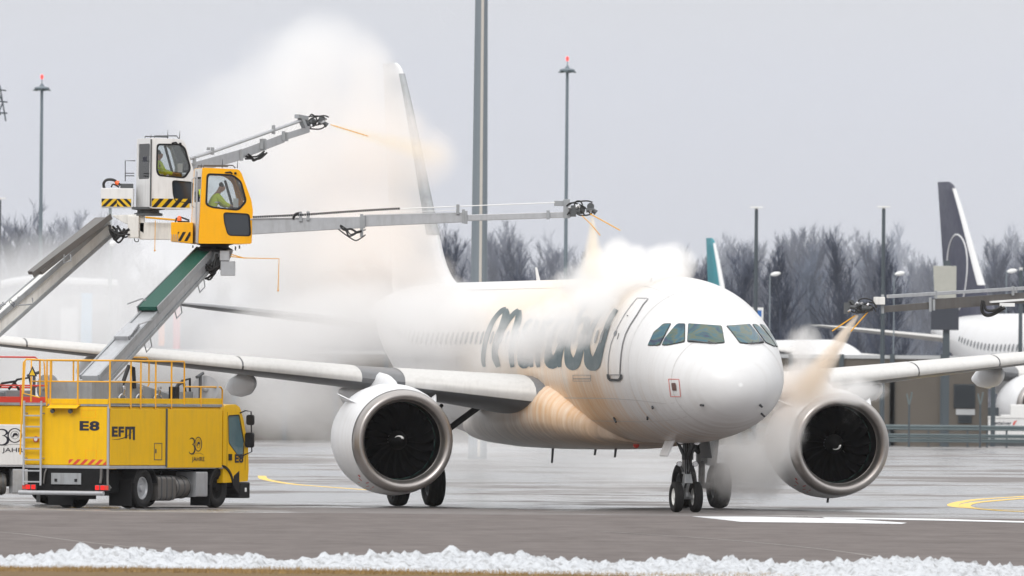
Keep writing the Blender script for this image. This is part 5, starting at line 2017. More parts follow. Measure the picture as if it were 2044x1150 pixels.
# head and turntable neck
q = MB()
q.panel([(-.32, .10), (.52, .14), (.52, -.36), (.1, -.12), (.02, -.10)], [], P(247, 438, 321.50), (1, 0, 0), Z, (0, 1, 0), .5)
q.box(P(259, 0, 321.40).x, P(281, 0, 321.40).x, 321.35, 322.10, P(270, 475, 321.40).z, P(270, 431, 321.40).z)
q.box(P(282, 0, 321.40).x, P(352, 0, 321.40).x, 321.50, 322.00, P(300, 478, 321.40).z, P(300, 444, 321.40).z)
hd2 = q.build('boom_head', M['dirtywhite'], T2, world=True, bevel=.012)
hose_bundle(T2, P(226, 455, 321.40), P(256, 462, 321.40), 10, .22, 31, .03)
q = MB()
q.lathe([(0, .001), (0, .36), (.06, .36), (.08, .28), (.14, .28), (.16, .42), (.22, .42), (.22, .001)], P(296, 431, 321.70), Z, 28)
q.build('turntable', M['darksteel'], T2, world=True, smooth=True, ang=30)
q = MB()
q.tube([P(290, 434, 321.30), P(360, 440, 321.30)], .025, 6)
q.tube([P(310, 440, 321.30), P(309, 498, 321.30)], .010, 6)
q.lathe([(-.03, .001), (0, .03), (.03, .001)], P(309, 500, 321.30), Z, 8)
q.build('feeler_wire', M['rail'], T2, world=True)
q = MB()
q.tube(smooth_pts([P(268, 476, 321.40), P(270, 482, 321.40), P(276, 482, 321.40), P(276, 477, 321.40)], 4), .012, 6)
q.build('hook', M['blackp'], T2, world=True)
side2 = [(300.5, 416), (384, 418), (389, 372), (388, 345), (369, 283), (362, 278), (303, 275)]
w3 = [c2(*a) for a in [(430, 220), (575, 222), (603, 245), (638, 372), (600, 430), (440, 414), (427, 385)]]
w4 = [c2(*a) for a in [(524, 450), (655, 462), (650, 592), (543, 580), (530, 540)]]
base2, F2, B2_, uv2, S22, W22, cabn2, ep2 = op_cabin(T2, (300.5, 416, 321.20), R(71), side2, [w3, w4], M['white'], 1.25)
ep2(0, 'cabin_floor', M['white'])
ep2(1, 'cabin_front', M['white'])
ep2(2, 'cabin_front', M['white'])
ep2(3, 'cabin_front', M['white'], (.03, .95, .1, .9))
ep2(4, 'cabin_roof', M['white'])
ep2(5, 'cabin_roof', M['white'])
ep2(6, 'cabin_rear', M['white'], (.03, .36 + .06, .1, .92)) if False else ep2(6, 'cabin_rear', M['white'], (.08, .58, .12, .9))
cabin_finish(base2, F2, B2_, W22, cabn2, 1.25, (1,))
cabin_fittings(cabn2, base2, F2, B2_, uv2((330, 277))[1] + .01, 1.05, 3)
q = MB()
q.tube([base2 - B2_ * .02 - F2 * .01 + Z * .05, base2 - B2_ * .02 - F2 * .005 + Z * 1.74], .022, 6)
q.build('corner_trim', M['darksteel'], cabn2, world=True)
q = MB()
hazard(q, base2 + F2 * .03 + Z * .03, F2, Z, -B2_, 1.0, .22, 4, -1.1 if False else .9)
q.build('hazard_stripe', [M['hazy'], M['blackp']], cabn2, world=True, recalc=False)
q = MB()
a_, b_ = P(201, 414, 321.80), P(266, 376, 321.80)
q.box(a_.x, b_.x, a_.y, a_.y + 1.1, a_.z, b_.z)
cw2 = q.build('counterweight', M['white'], T2, world=True, bevel=.012)
q = MB()
hazard(q, (a_.x + .02, a_.y - .001, a_.z + .02), (1, 0, 0), Z, (0, -1, 0), (b_.x - a_.x) * .5 - .02, .2, 2, 1)
hazard(q, ((a_.x + b_.x) / 2, a_.y - .001, a_.z + .02), (1, 0, 0), Z, (0, -1, 0), (b_.x - a_.x) * .5 - .05, .2, 2, -1)
q.build('hazard_stripe', [M['hazy'], M['blackp']], cw2, world=True, recalc=False)
q = MB()
q.tube(smooth_pts([P(208, 376, 322.00), P(207, 366, 322.00), P(214, 359, 322.00), P(228, 360, 322.00), P(240, 370, 322.00)], 5), .035, 8)
q.tube(smooth_pts([P(222, 374, 322.00), P(226, 368, 322.00), P(238, 374, 322.00)], 5), .02, 8)
q.build('hose', M['black'], T2, world=True, smooth=True)
q = MB()
q.lathe([(0, .001), (0, .06), (.07, .055), (.10, .03), (.11, .001)], P(237, 366, 322.00), (-.9, 0, .3), 14)
q.build('beacon', M['orange'], T2, world=True, smooth=True, ang=60)
q = MB()
o_ = P(240, 376, 322.00)
q.box(o_.x, o_.x + .32, o_.y, o_.y + .4, o_.z, o_.z + .12)
q.build('motor_housing', M['darksteel'], T2, world=True, bevel=.01)
q = MB()
q.tube([P(250, 362, 322.20), P(250, 321, 322.20), P(270, 321, 322.20)], .014, 6)
for y in (346, 351): q.tube([P(250, y, 322.20), P(268, y, 322.20)], .012, 6)
q.build('cabin_railing', M['darksteel'], T2, world=True)
YC, YD = 321.6, 326.5
ar2 = arm_section(T2, M['alu'], [(380, 326, 348, 485, 297, 318), (485, 297, 316, 568, 266.5, 284), (568, 266.5, 280, 618, 251, 264)], YC, YD, (380, 655), .3)
y2_ = lambda x: YC + (YD - YC) * (x - 380) / 275
q = MB()
q.tube([P(378, 317, y2_(378)), P(424, 303, y2_(424)), P(600, 241, y2_(600))], .045, 8)
q.build('upper_rail', M['alu'], ar2, world=True)
for x, t_, b_b in ((424, 294, 309), (416, 294, 300), (482, 298, 321.00), (522, 277, 298), (528, 277, 300), (546, 250, 268), (566, 262, 281), (572, 264, 282), (388, 312, 330)):
    q = MB()
    q.beam(P(x, b_b, y2_(x) - .04), P(x, t_, y2_(x) - .04), .05, .09)
    q.build('clamp', M['steel'], ar2, world=True, bevel=.005)
q = MB()
q.beam(P(592, 232, y2_(592)), P(612, 236, y2_(612)), .14, .10)
q.beam(P(600, 236, y2_(600)), P(608, 254, y2_(608)), .14, .10)
q.build('arm_end_bracket', M['steel'], ar2, world=True, bevel=.008)
hose_bundle(T2, P(492, 312, y2_(495) - .1), P(526, 308, y2_(525) - .1), 4, .12, 41, .024)
nozzle_cluster(T2, P(630, 246, y2_(630)), 1, 51)
q = MB()
q.tube([P(660, 249, 326.60), P(735, 272, 326.90)], .012, 6)
q.build('feeler_rod', M['rail'], T2, world=True)

# ------- truck three: beyond the right edge, only its arm reaches in
T3 = thing('spray_arm', 'grey telescopic spray arm entering from the right edge above the jet engine', 'spray arm', tuple(P(2044, 600, 318)), 0)
ar3 = arm_section(T3, M['tank'], [(1762, 611, 624, 1858, 603, 617), (1858, 597.5, 618.5, 2060, 583, 604), (2060, 583, 604, 2300, 566, 590)], 316, 320, (1715, 2300), .3)
y3_ = lambda x: 316 + 4 * (x - 1715) / 585
q = MB()
q.beam(P(1772, 592, y3_(1772)), P(2300, 560, y3_(2300)), .12, .085)
ur = q.build('upper_rail', M['alu'], ar3, world=True, bevel=.006)
q = MB()
q.beam(P(1975, 603, y3_(1975)), P(2300, 580, y3_(2300)), .12, .05)
q.box(P(2000, 0, 318).x, P(2030, 0, 318).x, 317.7, 317.9, P(2000, 612, 318).z, P(2000, 605, 318).z)
q.build('guide_rail', M['lampw'], ar3, world=True)
for x, t_, b_b in ((1762, 588, 626), (1857, 594, 622), (1868, 580, 596), (1864, 598, 620), (2022, 571, 590), (2028, 573, 585)):
    q = MB()
    q.beam(P(x, b_b, y3_(x) - .05), P(x, t_, y3_(x) - .05), .05, .07)
    q.build('clamp', M['steel'], ar3, world=True, bevel=.005)
q = MB()
o_ = P(1744, 608, 316.1)
q.box(o_.x, o_.x + .28, o_.y, o_.y + .2, o_.z, o_.z + .19)
q.build('valve_housing', M['dirtywhite'], ar3, world=True, bevel=.01)
q = MB()
q.tube(smooth_pts([P(1962, 600, 317.5), P(1960, 618, 317.5), P(1966, 628, 317.5), P(1980, 628, 317.5), P(2006, 614, 317.5)], 5), .045, 8)
q.tube(smooth_pts([P(1964, 602, 317.4), P(1968, 618, 317.4), P(1982, 620, 317.4), P(2000, 612, 317.4)], 5), .035, 8)
q.build('hose', M['black'], T3, world=True, smooth=True)
nozzle_cluster(T3, P(1712, 614, 316), 1, 61, Vector((-1, 0, 0)))
q = MB()
q.tube([P(1707, 630, 316), P(1661, 661, 315.8)], .016, 6)
q.tube([P(1733, 622, 316), P(1698, 662, 315.8)], .016, 6)
q.build('feeler_rod', M['rail'], T3, world=True)

# ------- people in the cabins
hipo = base + F_ * .36 + B_ * .40 + Z * .72
person_in_cab('person', 'person in yellow jacket with dark hair leaning forward in the yellow cabin', hipo, math.atan2(F_.y, F_.x), 1.3)
hip2 = base2 + F2 * .26 + B2_ * .40 + Z * .66
person_in_cab('person', 'person in yellow hooded jacket sitting upright in the white cabin', hip2, math.atan2(F2.y, F2.x), .35)

vest = thing('hanging_vest', 'yellow high visibility vest hanging behind the seat in the yellow cabin', 'vest', tuple(base + F_ * .10 + B_ * .30 + Z * .80), math.atan2(F_.y, F_.x))
q = MB()
q.loft([[Vector((x + .02 * math.sin(k), y, z)) for x, y in ((-.03, -.12 * w_), (.05, -.14 * w_), (.06, .14 * w_), (-.03, .12 * w_))] for k, (z, w_) in enumerate(((0, 1.2), (.15, 1.1), (.3, 1.15), (.45, .9), (.56, .4)))])
q.build('vest_cloth', M['hi'], vest, smooth=True, ang=60)
q = MB()
q.box(-.04, .075, -.17, .17, .14, .18)
q.build('reflective_band', M['lampw'], vest)
# ------------------------------------------------------------------ background
M['wall'] = mat('weathered noise barrier', (.118, .105, .09), .8, var=.14, scale=.5, bump=.3, bscale=12, grime=.25, spec=.2)
M['wallcap'] = mat('barrier coping', (.42, .43, .44), .6, var=.08, scale=1)
M['louvre'] = mat('louvre slats', (.035, .045, .055), .5, var=.15)
WY = 847.0
def xz(px, py, Y):
    p = P(px, py, Y)
    return p.x, p.z
wall_top = xz(1700, 712, WY)[1]
wx0, wx1 = xz(-150, 712, WY)[0], xz(1973, 712, WY)[0]
wall = thing('noise_barrier', 'long brown-grey wall with dark posts and louvred openings behind the apron', 'wall', ((wx0 + wx1) / 2, WY, 0))
q = MB()
q.box(wx0, wx1, WY, WY + .25, -.3, wall_top - .12)
q.build('wall_panel', M['wall'], wall, world=True)
q = MB()
q.box(wx0 - .05, wx1 + .05, WY - .12, WY + .4, wall_top - .115, wall_top + .12)
q.build('coping', M['wallcap'], wall, world=True)
def wall_post(px, top, Y=WY - .16, w_=.30):
    x, z = xz(px, top, Y)
    q = MB()
    q.box(x - w_ / 2, x + w_ / 2, Y - .14, Y + .12, 0, z)
    q.build('post', M['pole'], wall, world=True)
for k in range(-14, 5): wall_post(1680 + k * 101, 707)
wall_post(1781, 740)
for (x0, x1, y0, y1) in ((1903, 1947, 767, 815), (1912, 1940, 828, 845)):
    a, b = xz(x0, y1, WY), xz(x1, y0, WY)
    q = MB()
    q.box(a[0], b[0], WY - .08, WY - .003, a[1], b[1])
    lv = q.build('louvre', M['dline'], wall, world=True)
    q = MB()
    n_ = int((b[1] - a[1]) / .13)
    for i in range(n_):
        z = a[1] + .06 + i * .13
        q.hexa([(a[0] + .05, WY - .16, z), (b[0] - .05, WY - .16, z), (b[0] - .05, WY - .085, z + .05), (a[0] + .05, WY - .085, z + .05), (a[0] + .05, WY - .16, z + .02), (b[0] - .05, WY - .16, z + .02), (b[0] - .05, WY - .085, z + .07), (a[0] + .05, WY - .085, z + .07)])
    q.build('louvre_slats', M['louvre'], lv, world=True)
q = MB()
a, b = xz(1908, 828, WY), xz(1946, 817, WY)
q.box(a[0], b[0], WY - .1, WY - .004, a[1], b[1])
q.build('lintel', M['wallcap'], wall, world=True)
# building end to the right of the wall (return wall)
# guard rails
GY = 826.0
gr_ = thing('guard_rail', 'triple galvanised guard rail standing before the brown wall', 'guard rail', (xz(1900, 880, GY)[0], GY, 0))
gx0, gx1 = xz(1500, 0, GY)[0], xz(2300, 0, GY)[0]
zr = [xz(1900, y, GY)[1] for y in (854, 870.5, 879.5)]
for i, (z, h) in enumerate(zip(zr, (.34, .26, .26))):
    q = MB()
    for k in (-1, 1):
        q.loft([[Vector((x, GY - .05 + dy, z + k * h / 4 + dz)) for dy, dz in ((0, -h / 4), (-.07, -h / 8), (-.07, h / 8), (0, h / 4), (.02, h / 4), (.02, -h / 4))] for x in (gx0, gx1)])
    q.build('rail', M['galv'], gr_, world=True)
for px in range(1510, 2290, 39):
    x = xz(px, 0, GY)[0]
    q = MB()
    q.box(x - .06, x + .06, GY + .0, GY + .12, 0, zr[0] + .08)
    q.build('post', M['pole'], gr_, world=True)
# slender fence posts with forked tips
for i, px in enumerate((1608, 1815, 1957)):
    x, z = xz(px, 786, 822)
    f_ = thing('fence_post', ['slim fence post with forked tip half hidden in mist beside the jet nose', 'slim fence post with forked tip in front of the brown wall', 'slim fence post with forked tip beside the louvred opening'][i], 'post', (x, 822, 0), 0, 'forked fence posts')
    q = MB()
    q.tube([(0, 0, 0), (0, 0, z - .7)], .07, 8)
    q.build('post_shaft', M['pole'], f_)
    q = MB()
    q.tube([(0, 0, z - .75), (-.16, 0, z)], .05, 6)
    q.tube([(0, 0, z - .75), (.16, 0, z)], .05, 6)
    q.lathe([(-.07, .001), (0, .07), (.07, .001)], (.16, 0, z + .05), (0, 0, 1), 10)
    q.build('fork', M['galv'], f_)
# white container beyond the gap of the wall
cy = 858.0
a, b = xz(1973, 852, cy), xz(2060, 835, cy)
ct = thing('cargo_container', 'white cargo container with dark lettering beyond the guard rail', 'container', ((a[0] + b[0]) / 2, cy, 0))
q = MB()
q.box(a[0], b[0], cy, cy + 2, .3, b[1])
bx = q.build('container_body', M['white'], ct, world=True, bevel=.03)
q = MB()
q.box(a[0] - .05, b[0] + .05, cy - .05, cy + 2.05, b[1] + .003, b[1] + .12)
q.build('container_lid', M['lampw'], ct, world=True)
t0 = xz(1982, 850, cy)
put_text('lettering', 'jettainer', (t0[0], cy - .002, t0[1]), (1, 0, 0), Z, (0, -1, 0), 1.25, .30, M['navy'], bx, world=True, bold=.03)
q = MB()
t1 = xz(2021, 849, cy)
q.panel([(0, .02), (.1, .26), (.34, .34), (.2, .2), (.12, .0)], [], (t1[0], cy - .012, t1[1]), (1, 0, 0), Z, (0, 1, 0), .01)
q.build('red_mark', M['red'], bx, world=True)
q = MB()
q.box(a[0], b[0], cy + .1, cy + 1.9, .0, .28)
q.build('dolly', M['darksteel'], ct, world=True)
# ground equipment beside it
x_, z_ = xz(1985, 822, 862)
gq = thing('ground_power_unit', 'dark ground equipment trolley behind the white container', 'equipment', (x_, 862, 0))
q = MB()
q.box(-.6, .3, 0, 1.2, .5, z_ + .3)
q.build('housing', M['louvre'], gq, bevel=.05)
q = MB()
q.box(1.1, 2.2, .2, 1.4, .5, z_ + .5)
q.box(.4, 1.1, .3, 1.2, .5, z_ - .2)
q.build('cabinet', M['lampw'], gq, bevel=.05)
for x in (-.3, 1.7):
    q = MB()
    q.lathe([(0, .001), (0, .25), (.2, .25), (.2, .001)], (x, -.02, .25), (0, 1, 0), 16)
    q.build('wheel', M['tyre'], gq)

# ---------------- masts and lamps
def mast_red(px, ptop, pbot, Y, label):
    b = P(px, pbot, Y)
    t = P(px, ptop, Y)
    m_ = thing('floodlight_mast', label, 'mast', (b.x, Y, 0), 0, 'masts with red lamps')
    zt_ = t.z
    s_ = Y / FPX
    q = MB()
    q.tube([(0, 0, 0), (0, 0, zt_ - 26 * s_)], [4.6 * s_, 2.9 * s_], 12)
    q.build('mast_pole', M['pole2'], m_, smooth=True, ang=60)
    q = MB()
    hw = 16 * s_
    q.lathe([(-5 * s_, 3 * s_), (-3 * s_, hw * .65), (-1 * s_, hw), (1.5 * s_, hw * .9), (4 * s_, 5 * s_), (9 * s_, 2 * s_), (10 * s_, .001)], (0, 0, zt_ - 26 * s_), (0, 0, 1), 12)
    q.build('lamp_ring', M['pole2'], m_, smooth=True, ang=30)
    for k in range(6):
        a = k * math.pi / 3 + .3
        q = MB()
        q.beam((hw * .6 * math.cos(a), hw * .6 * math.sin(a), zt_ - 28 * s_), (hw * 1.08 * math.cos(a), hw * 1.08 * math.sin(a), zt_ - 30.5 * s_), 9 * s_, 2 * s_)
        q.build('floodlight', M['galv'], m_)
    q = MB()
    q.tube([(0, 0, zt_ - 20 * s_), (0, 0, zt_ - 7 * s_)], 1 * s_, 6)
    q.build('lamp_stem', M['pole2'], m_)
    q = MB()
    q.lathe([(-4.5 * s_, .001), (-4.5 * s_, 2.2 * s_), (0, 3.1 * s_), (3 * s_, 2.4 * s_), (4.5 * s_, .001)], (0, 0, zt_ - 3 * s_), (0, 0, 1), 12)
    q.build('red_lamp', M['redlamp'], m_, smooth=True)
mast_red(1127.5, 114, 700, 760, 'tall floodlight mast with red lamp above the jet fuselage')
mast_red(79, 150, 700, 760, 'tall floodlight mast with red lamp near the left edge')
def mast_flat(px, ptop, Y, label, hw=13, g='slender masts with a flat top'):
    t = P(px, ptop, Y)
    s_ = Y / FPX
    m_ = thing('light_mast', label, 'mast', (t.x, Y, 0), 0, g)
    q = MB()
    q.tube([(0, 0, 0), (0, 0, t.z - 3 * s_)], [5.2 * s_, 3.4 * s_], 12)
    q.build('mast_pole', M['pole'], m_, smooth=True, ang=60)
    q = MB()
    q.beam((-hw * s_, 0, t.z), (hw * s_, 0, t.z), 18 * s_, 3.2 * s_)
    q.beam((-3 * s_, 0, t.z - 3 * s_), (3 * s_, 0, t.z - 3 * s_), 6 * s_, 3 * s_)
    q.build('lamp_bar', M['lampw'], m_)
mast_flat(1510, 414, 770, 'dark slender mast with flat white top standing nearest the jet nose')
mast_flat(1764, 413, 770, 'dark slender mast with flat white top left of the dark airliner tail')
mast_flat(-1, 396, 770, 'slender mast with flat white top cut by the left edge')
mast_flat(2038, 536, 880, 'short thin mast at the right edge before the wood', 3)
# broad mast running out of the top of the picture
YM = 600
q0, q1 = P(955, 700, YM), P(962, -60, YM)
bmst = thing('high_mast', 'very broad grey steel mast behind the jet rising out of the frame', 'mast', (q0.x, YM, 0))
s_ = YM / FPX
q = MB()
q.tube([(0, 0, 0), (0, 0, q1.z)], [19 * s_, 12.2 * s_], 12)
q.build('mast_pole', M['mast'], bmst, smooth=True, ang=20)
q = MB()
q.beam((2.5 * s_, -18.2 * s_, .1), (2.5 * s_, -11.6 * s_, q1.z), 5.5 * s_, 2.4 * s_)
q.build('cable_duct', mat('pale cable duct', (.50, .47, .43), .5, var=.05), bmst)
# small white street lamps before the wood
for i, (px, py) in enumerate(((1548, 547), (1796, 546), (2020, 541))):
    Yl = 900
    t = P(px, py, Yl)
    s_ = Yl / FPX
    l_ = thing('street_lamp', ['white oval street lamp head between the jet nose and the wood', 'white oval street lamp head left of the signboard', 'white oval street lamp head at the right edge'][i], 'street lamp', (t.x - 11 * s_, Yl, 0), 0, 'white oval street lamps')
    q = MB()
    q.tube([(0, 0, 0), (0, 0, t.z - 2 * s_), (4 * s_, 0, t.z - 1 * s_)], 1.5 * s_, 8)
    q.build('lamp_post', M['mast'], l_)
    q = MB()
    q.lathe([(-11 * s_, .001), (-9 * s_, 2.4 * s_), (-2 * s_, 4.6 * s_), (5 * s_, 4.0 * s_), (10 * s_, 1.8 * s_), (11 * s_, .001)], (11 * s_, 0, t.z), (1, .3, .18), 14)
    q.build('lamp_head', M['lampw'], l_, smooth=True)
# lamp with a globe inside the mist at left
t = P(223, 486, 560)
s_ = 560 / FPX
l_ = thing('globe_lamp', 'pale post with a small white globe lamp between the two booms', 'street lamp', (t.x, 560, 0))
q = MB()
q.tube([(0, 0, 0), (-.08, 0, P(220, 400, 560).z)], [5 * s_, 3 * s_], 10)
q.build('lamp_post', M['galv'], l_, smooth=True, ang=60)
q = MB()
q.lathe([(-7 * s_, .001), (-5 * s_, 5 * s_), (0, 7 * s_), (5 * s_, 5 * s_), (7 * s_, .001)], (2 * s_, -5 * s_, t.z), (0, 0, 1), 14)
q.build('globe', M['lampw'], l_, smooth=True)
# lattice tower fragment at the very left
t = P(3, 200, 760)
s_ = 760 / FPX
l_ = thing('lattice_mast', 'dark lattice mast head cut by the top left edge', 'mast', (t.x - 20 * s_, 760, 0))
q = MB()
for a, b in (((-4, -30), (9, 42)), ((-14, -20), (-2, 30)), ((-30, 0), (12, 4)), ((-30, -24), (9, -19)), ((-30, 24), (12, 26)), ((-12, -22), (3, 4)), ((3, 4), (-6, 25)), ((-20, -200), (-20, 400))):
    q.tube([(20 * s_ + a[0] * s_, 0, t.z - a[1] * s_), (20 * s_ + b[0] * s_, 0, t.z - b[1] * s_)], 1.5 * s_, 6)
q.tube([(-20 * s_, 0, 0), (-20 * s_, 0, t.z + 30 * s_)], 5 * s_, 8)
q.build('lattice', M['pole'], l_)
# signboards
ys = 838.0
t0, t1 = P(1858, 658, ys), P(1914, 658, ys)
sb_ = thing('billboard', 'two panel signboard seen from behind on a dark post before the dark tail', 'sign', (P(1889, 658, ys).x, ys, 0))
q = MB()
q.box(-.22, .22, 0, .4, 0, P(1889, 520, ys).z)
q.build('sign_post', M['pole'], sb_)
q = MB()
zt, zb = P(1886, 531, ys).z, P(1886, 596, ys).z
q.hexa([(-.80, -.25, zb), (.62, -.25, zb), (.62, .0, zb), (-.80, .0, zb), (-.90, -.25, zt), (.62, -.25, zt), (.62, .0, zt), (-.90, .0, zt)])
q.build('upper_panel', mat('pale green-grey panel', (.40, .40, .36), .6), sb_, bevel=.02)
q = MB()
zt, zb = P(1886, 596, ys).z, P(1886, 659, ys).z
q.box(-1.02, .80, -.30, -.02, zb, zt)
q.build('lower_panel', mat('dark panel', (.03, .035, .05), .5), sb_, bevel=.02)
ys = 860.0
sg_ = thing('sign_board', 'white and blue information sign just above the jet nose', 'sign', (P(1508, 660, ys).x, ys, 0))
x0, zt, zb = P(1490, 660, ys).x, P(1508, 614, ys).z, P(1508, 668, ys).z
xc = P(1508, 660, ys).x
q = MB()
q.box(-.62, .52, 0, .15, zb, zt)
pn = q.build('sign_panel', M['lampw'], sg_, bevel=.02)
q = MB()
M['blue'] = mat('sign blue', (.02, .13, .42), .4)
q.box(-.5, .40, -.012, -.003, zt - .62, zt - .18)
q.box(-.5, .40, -.012, -.003, zb + .05, zb + .5)
q.build('blue_field', M['blue'], pn)
q = MB()
q.box(-.1, 0, .16, .3, 0, zt - .2)
q.build('sign_post', M['pole'], sg_)

# ---------------- other airliners
navy_fin = mat('dark navy fin paint', (.020, .022, .05), .35, var=.08)
teal_fin = mat('teal fin paint', (.0, .22, .27), .4, var=.05)
def place_air(px_tail, Y, th, S, name_label, fin, ring, z_off=0, detail=False, ey=5.7):
    aft = Vector((-math.sin(th), math.cos(th), 0))
    tail = Vector(((px_tail - CX) * Y / FPX, Y, z_off))
    nose_ = tail - aft * 33.5 * S
    return airliner('passenger_jet', name_label, tuple(nose_), math.atan2(aft.y, aft.x), S, M['skin_plain'], fin, detail, ring, ey=ey)
L1, F1 = place_air(1926, 905, R(18), 1.57, 'large white airliner with dark navy tail fin and thin ring behind the wall', navy_fin, True, ey=4.4)
L2, F2_ = place_air(1436, 905, R(12), 1.22, 'white airliner with teal tail fin half hidden behind the spraying jet', teal_fin, False)
# window rows of the large airliner
S_ = 1.0
phw2 = math.asin((4.3 - ZC) / 2.07)
for i in range(46):
    x = 6.5 + i * .52
    q = MB()
    vs = [surf(x, phw2, .02)]
    for k in range(10):
        a = 2 * math.pi * k / 10
        vs.append(surf(x + .12 * math.cos(a), phw2 + .18 * math.sin(a) / 2.07, .02))
    q.add(vs, [(0, 1 + k, 1 + (k + 1) % 10) for k in range(10)])
    q.build('cabin_window', M['cwin'], L1)

# ---------------- blurred far things at left behind the mist
M['farwhite'] = mat('far pale facade', (.55, .56, .58), .6, var=.06)
M['fargrey'] = mat('far grey facade', (.20, .21, .23), .6, var=.15)
def far_banner(px, py0, py1, wpx, Y, m, label, nm='banner', cat='banner'):
    a, b = P(px, py1, Y), P(px, py0, Y)
    s_ = Y / FPX
    t_ = thing(nm, label, cat, (a.x, Y, 0))
    q = MB()
    n_ = 8
    rings = []
    for i in range(n_ + 1):
        z = a.z + (b.z - a.z) * i / n_
        o = .06 * math.sin(i * 1.3)
        rings.append([Vector((x * wpx * s_ / 2, o + dy, z)) for x, dy in ((-1, 0), (-.3, .08), (.4, -.05), (1, .04), (1, .08), (.4, 0), (-.3, .13), (-1, .05))])
    q.loft(rings)
    q.build('flag_cloth', m, t_)
    q = MB()
    q.tube([(-wpx * s_ / 2 - .05, 0, 0), (-wpx * s_ / 2 - .05, 0, b.z + .4)], .06, 6)
    q.build('flag_pole', M['galv'], t_)
far_banner(172, 585, 720, 22, 880, mat('pale blue cloth', (.10, .38, .62), .7), 'pale blue banner blurred behind the mist between the booms')
far_banner(352, 600, 700, 14, 880, mat('red cloth', (.55, .03, .05), .7), 'narrow red banner blurred behind the mist right of the boom')
far_banner(322, 600, 690, 12, 882, mat('orange cloth', (.75, .25, .08), .7), 'narrow orange banner blurred behind the mist beside the red one')
a, b = P(-40, 700, 890), P(235, 576, 890)
hg = thing('hangar', 'low far hangar with pale curved roof edge at the left behind the mist', 'building', ((a.x + b.x) / 2, 890, 0))
q = MB()
q.box(a.x, b.x, 890, 900, 0, b.z - .5)
hb = q.build('wall', M['fargrey'], hg, world=True)
q = MB()
pts = []
for i in range(13):
    t = i / 12
    x = a.x + (b.x - a.x) * t
    pts.append(Vector((x, 889.5, b.z - .3 + 1.0 * math.sin(min(1, t * 2.4) * math.pi * .5) * (1 - .35 * t))))
q.tube(pts, .28, 8)
q.build('roof_edge', M['farwhite'], hg, world=True, smooth=True)
for k in range(4):
    q = MB()
    x = a.x + 1.4 + k * 2.1
    q.box(x, x + 1.2, 889.9, 889.98, 0, b.z - 1.4 - .2 * (k % 2))
    q.build('door', M['louvre'] if k % 2 else M['farwhite'], hg, world=True)

# ---------------- wood
M['bark'] = mat('winter bark', (.075, .088, .125), .9, var=.4, scale=.4, spec=.1)
M['bark2'] = mat('pale winter bark', (.21, .24, .30), .9, var=.3, scale=.4, spec=.1)
M['brush'] = mat('winter brush', (.055, .060, .085), .95, var=.4, scale=.3, spec=.05)
def bare_tree(seed, H, spread, pale=False):
    rnd = random.Random(seed)
    tr, cr_ = MB(), MB()
    def seg(q, p, d, L_, r, lvl):
        n = 3 if lvl < 2 else 2
        pts, rs = [p], [r]
        for i in range(n):
            d = (d + Vector((rnd.gauss(0, .10), rnd.gauss(0, .10), .10 * lvl * .6))).normalized()
            p = p + d * L_ / n
            pts.append(p)
            rs.append(r * (1 - .8 * (i + 1) / n))
        q.tube(pts, rs, 3 if lvl else 6, cap=False)
        return pts, d
    pts, d = seg(tr, Vector((0, 0, 0)), Z, H * .93, H * .011, 0)
    nl = 36
    for i in range(nl):
        t = .14 + .84 * i / nl
        k = min(int(t * 3), 2)
        p = pts[k].lerp(pts[k + 1], t * 3 - k)
        a = rnd.uniform(0, 6.283)
        sp = spread * (1 - .55 * abs(t - .45)) * rnd.uniform(.6, 1.15)
        d1 = Vector((math.cos(a) * sp, math.sin(a) * sp, rnd.uniform(.75, 1.15))).normalized()
        L1 = H * (.36 - .22 * t) * rnd.uniform(.75, 1.2)
        ps, dd_ = seg(cr_, p, d1, L1, H * .0042 * (1.15 - t), 1)
        for j in range(11):
            u = .18 + .8 * j / 11
            kk = min(int(u * 3), 2)
            pp = ps[kk].lerp(ps[kk + 1], u * 3 - kk)
            a2 = rnd.uniform(0, 6.283)
            d2 = (d1 * .9 + Vector((math.cos(a2) * .55, math.sin(a2) * .55, rnd.uniform(.1, .6)))).normalized()
            L2 = L1 * rnd.uniform(.3, .55)
            p2, dd2 = seg(cr_, pp, d2, L2, H * .0022, 2)
            for m_ in range(7):
                p3 = p2[0].lerp(p2[-1], rnd.uniform(.2, 1))
                a3 = rnd.uniform(0, 6.283)
                d3 = (d2 + Vector((math.cos(a3) * .6, math.sin(a3) * .6, rnd.uniform(0, .6)))).normalized()
                L3 = L2 * rnd.uniform(.35, .7)
                q_ = p3 + d3 * L3
                s2_ = H * .0013
                cr_.add([p3 + Vector((s2_, 0, 0)), p3 + Vector((-s2_ * .5, s2_, 0)), p3 + Vector((-s2_ * .5, -s2_, 0)), q_], [(0, 1, 3), (1, 2, 3), (2, 0, 3)])
    mm = M['bark2'] if pale else M['bark']
    r_ = thing('bare_tree', 'bare leafless tree in the wood behind the wall', 'tree', (0, 0, 0), 0, 'bare trees of the wood')
    tr.build('trunk', mm, r_, recalc=False)
    cr_.build('crown', mm, r_, recalc=False)
    return r_
protos = [bare_tree(100 + i, 15, [.45, .55, .4, .7, .5, .85][i], i in (2,)) for i in range(6)]
rnd = random.Random(12)
def top_at(px):
    return interp([(-400, 470), (0, 470), (150, 440), (260, 540), (500, 560), (700, 540), (860, 500), (900, 482), (1000, 482), (1075, 500), (1110, 535), (1300, 530), (1420, 520), (1480, 505), (1530, 488), (1720, 488), (1780, 520), (1840, 545), (1930, 560), (1990, 530), (2044, 492), (2300, 480)], px)
used = [False] * 6
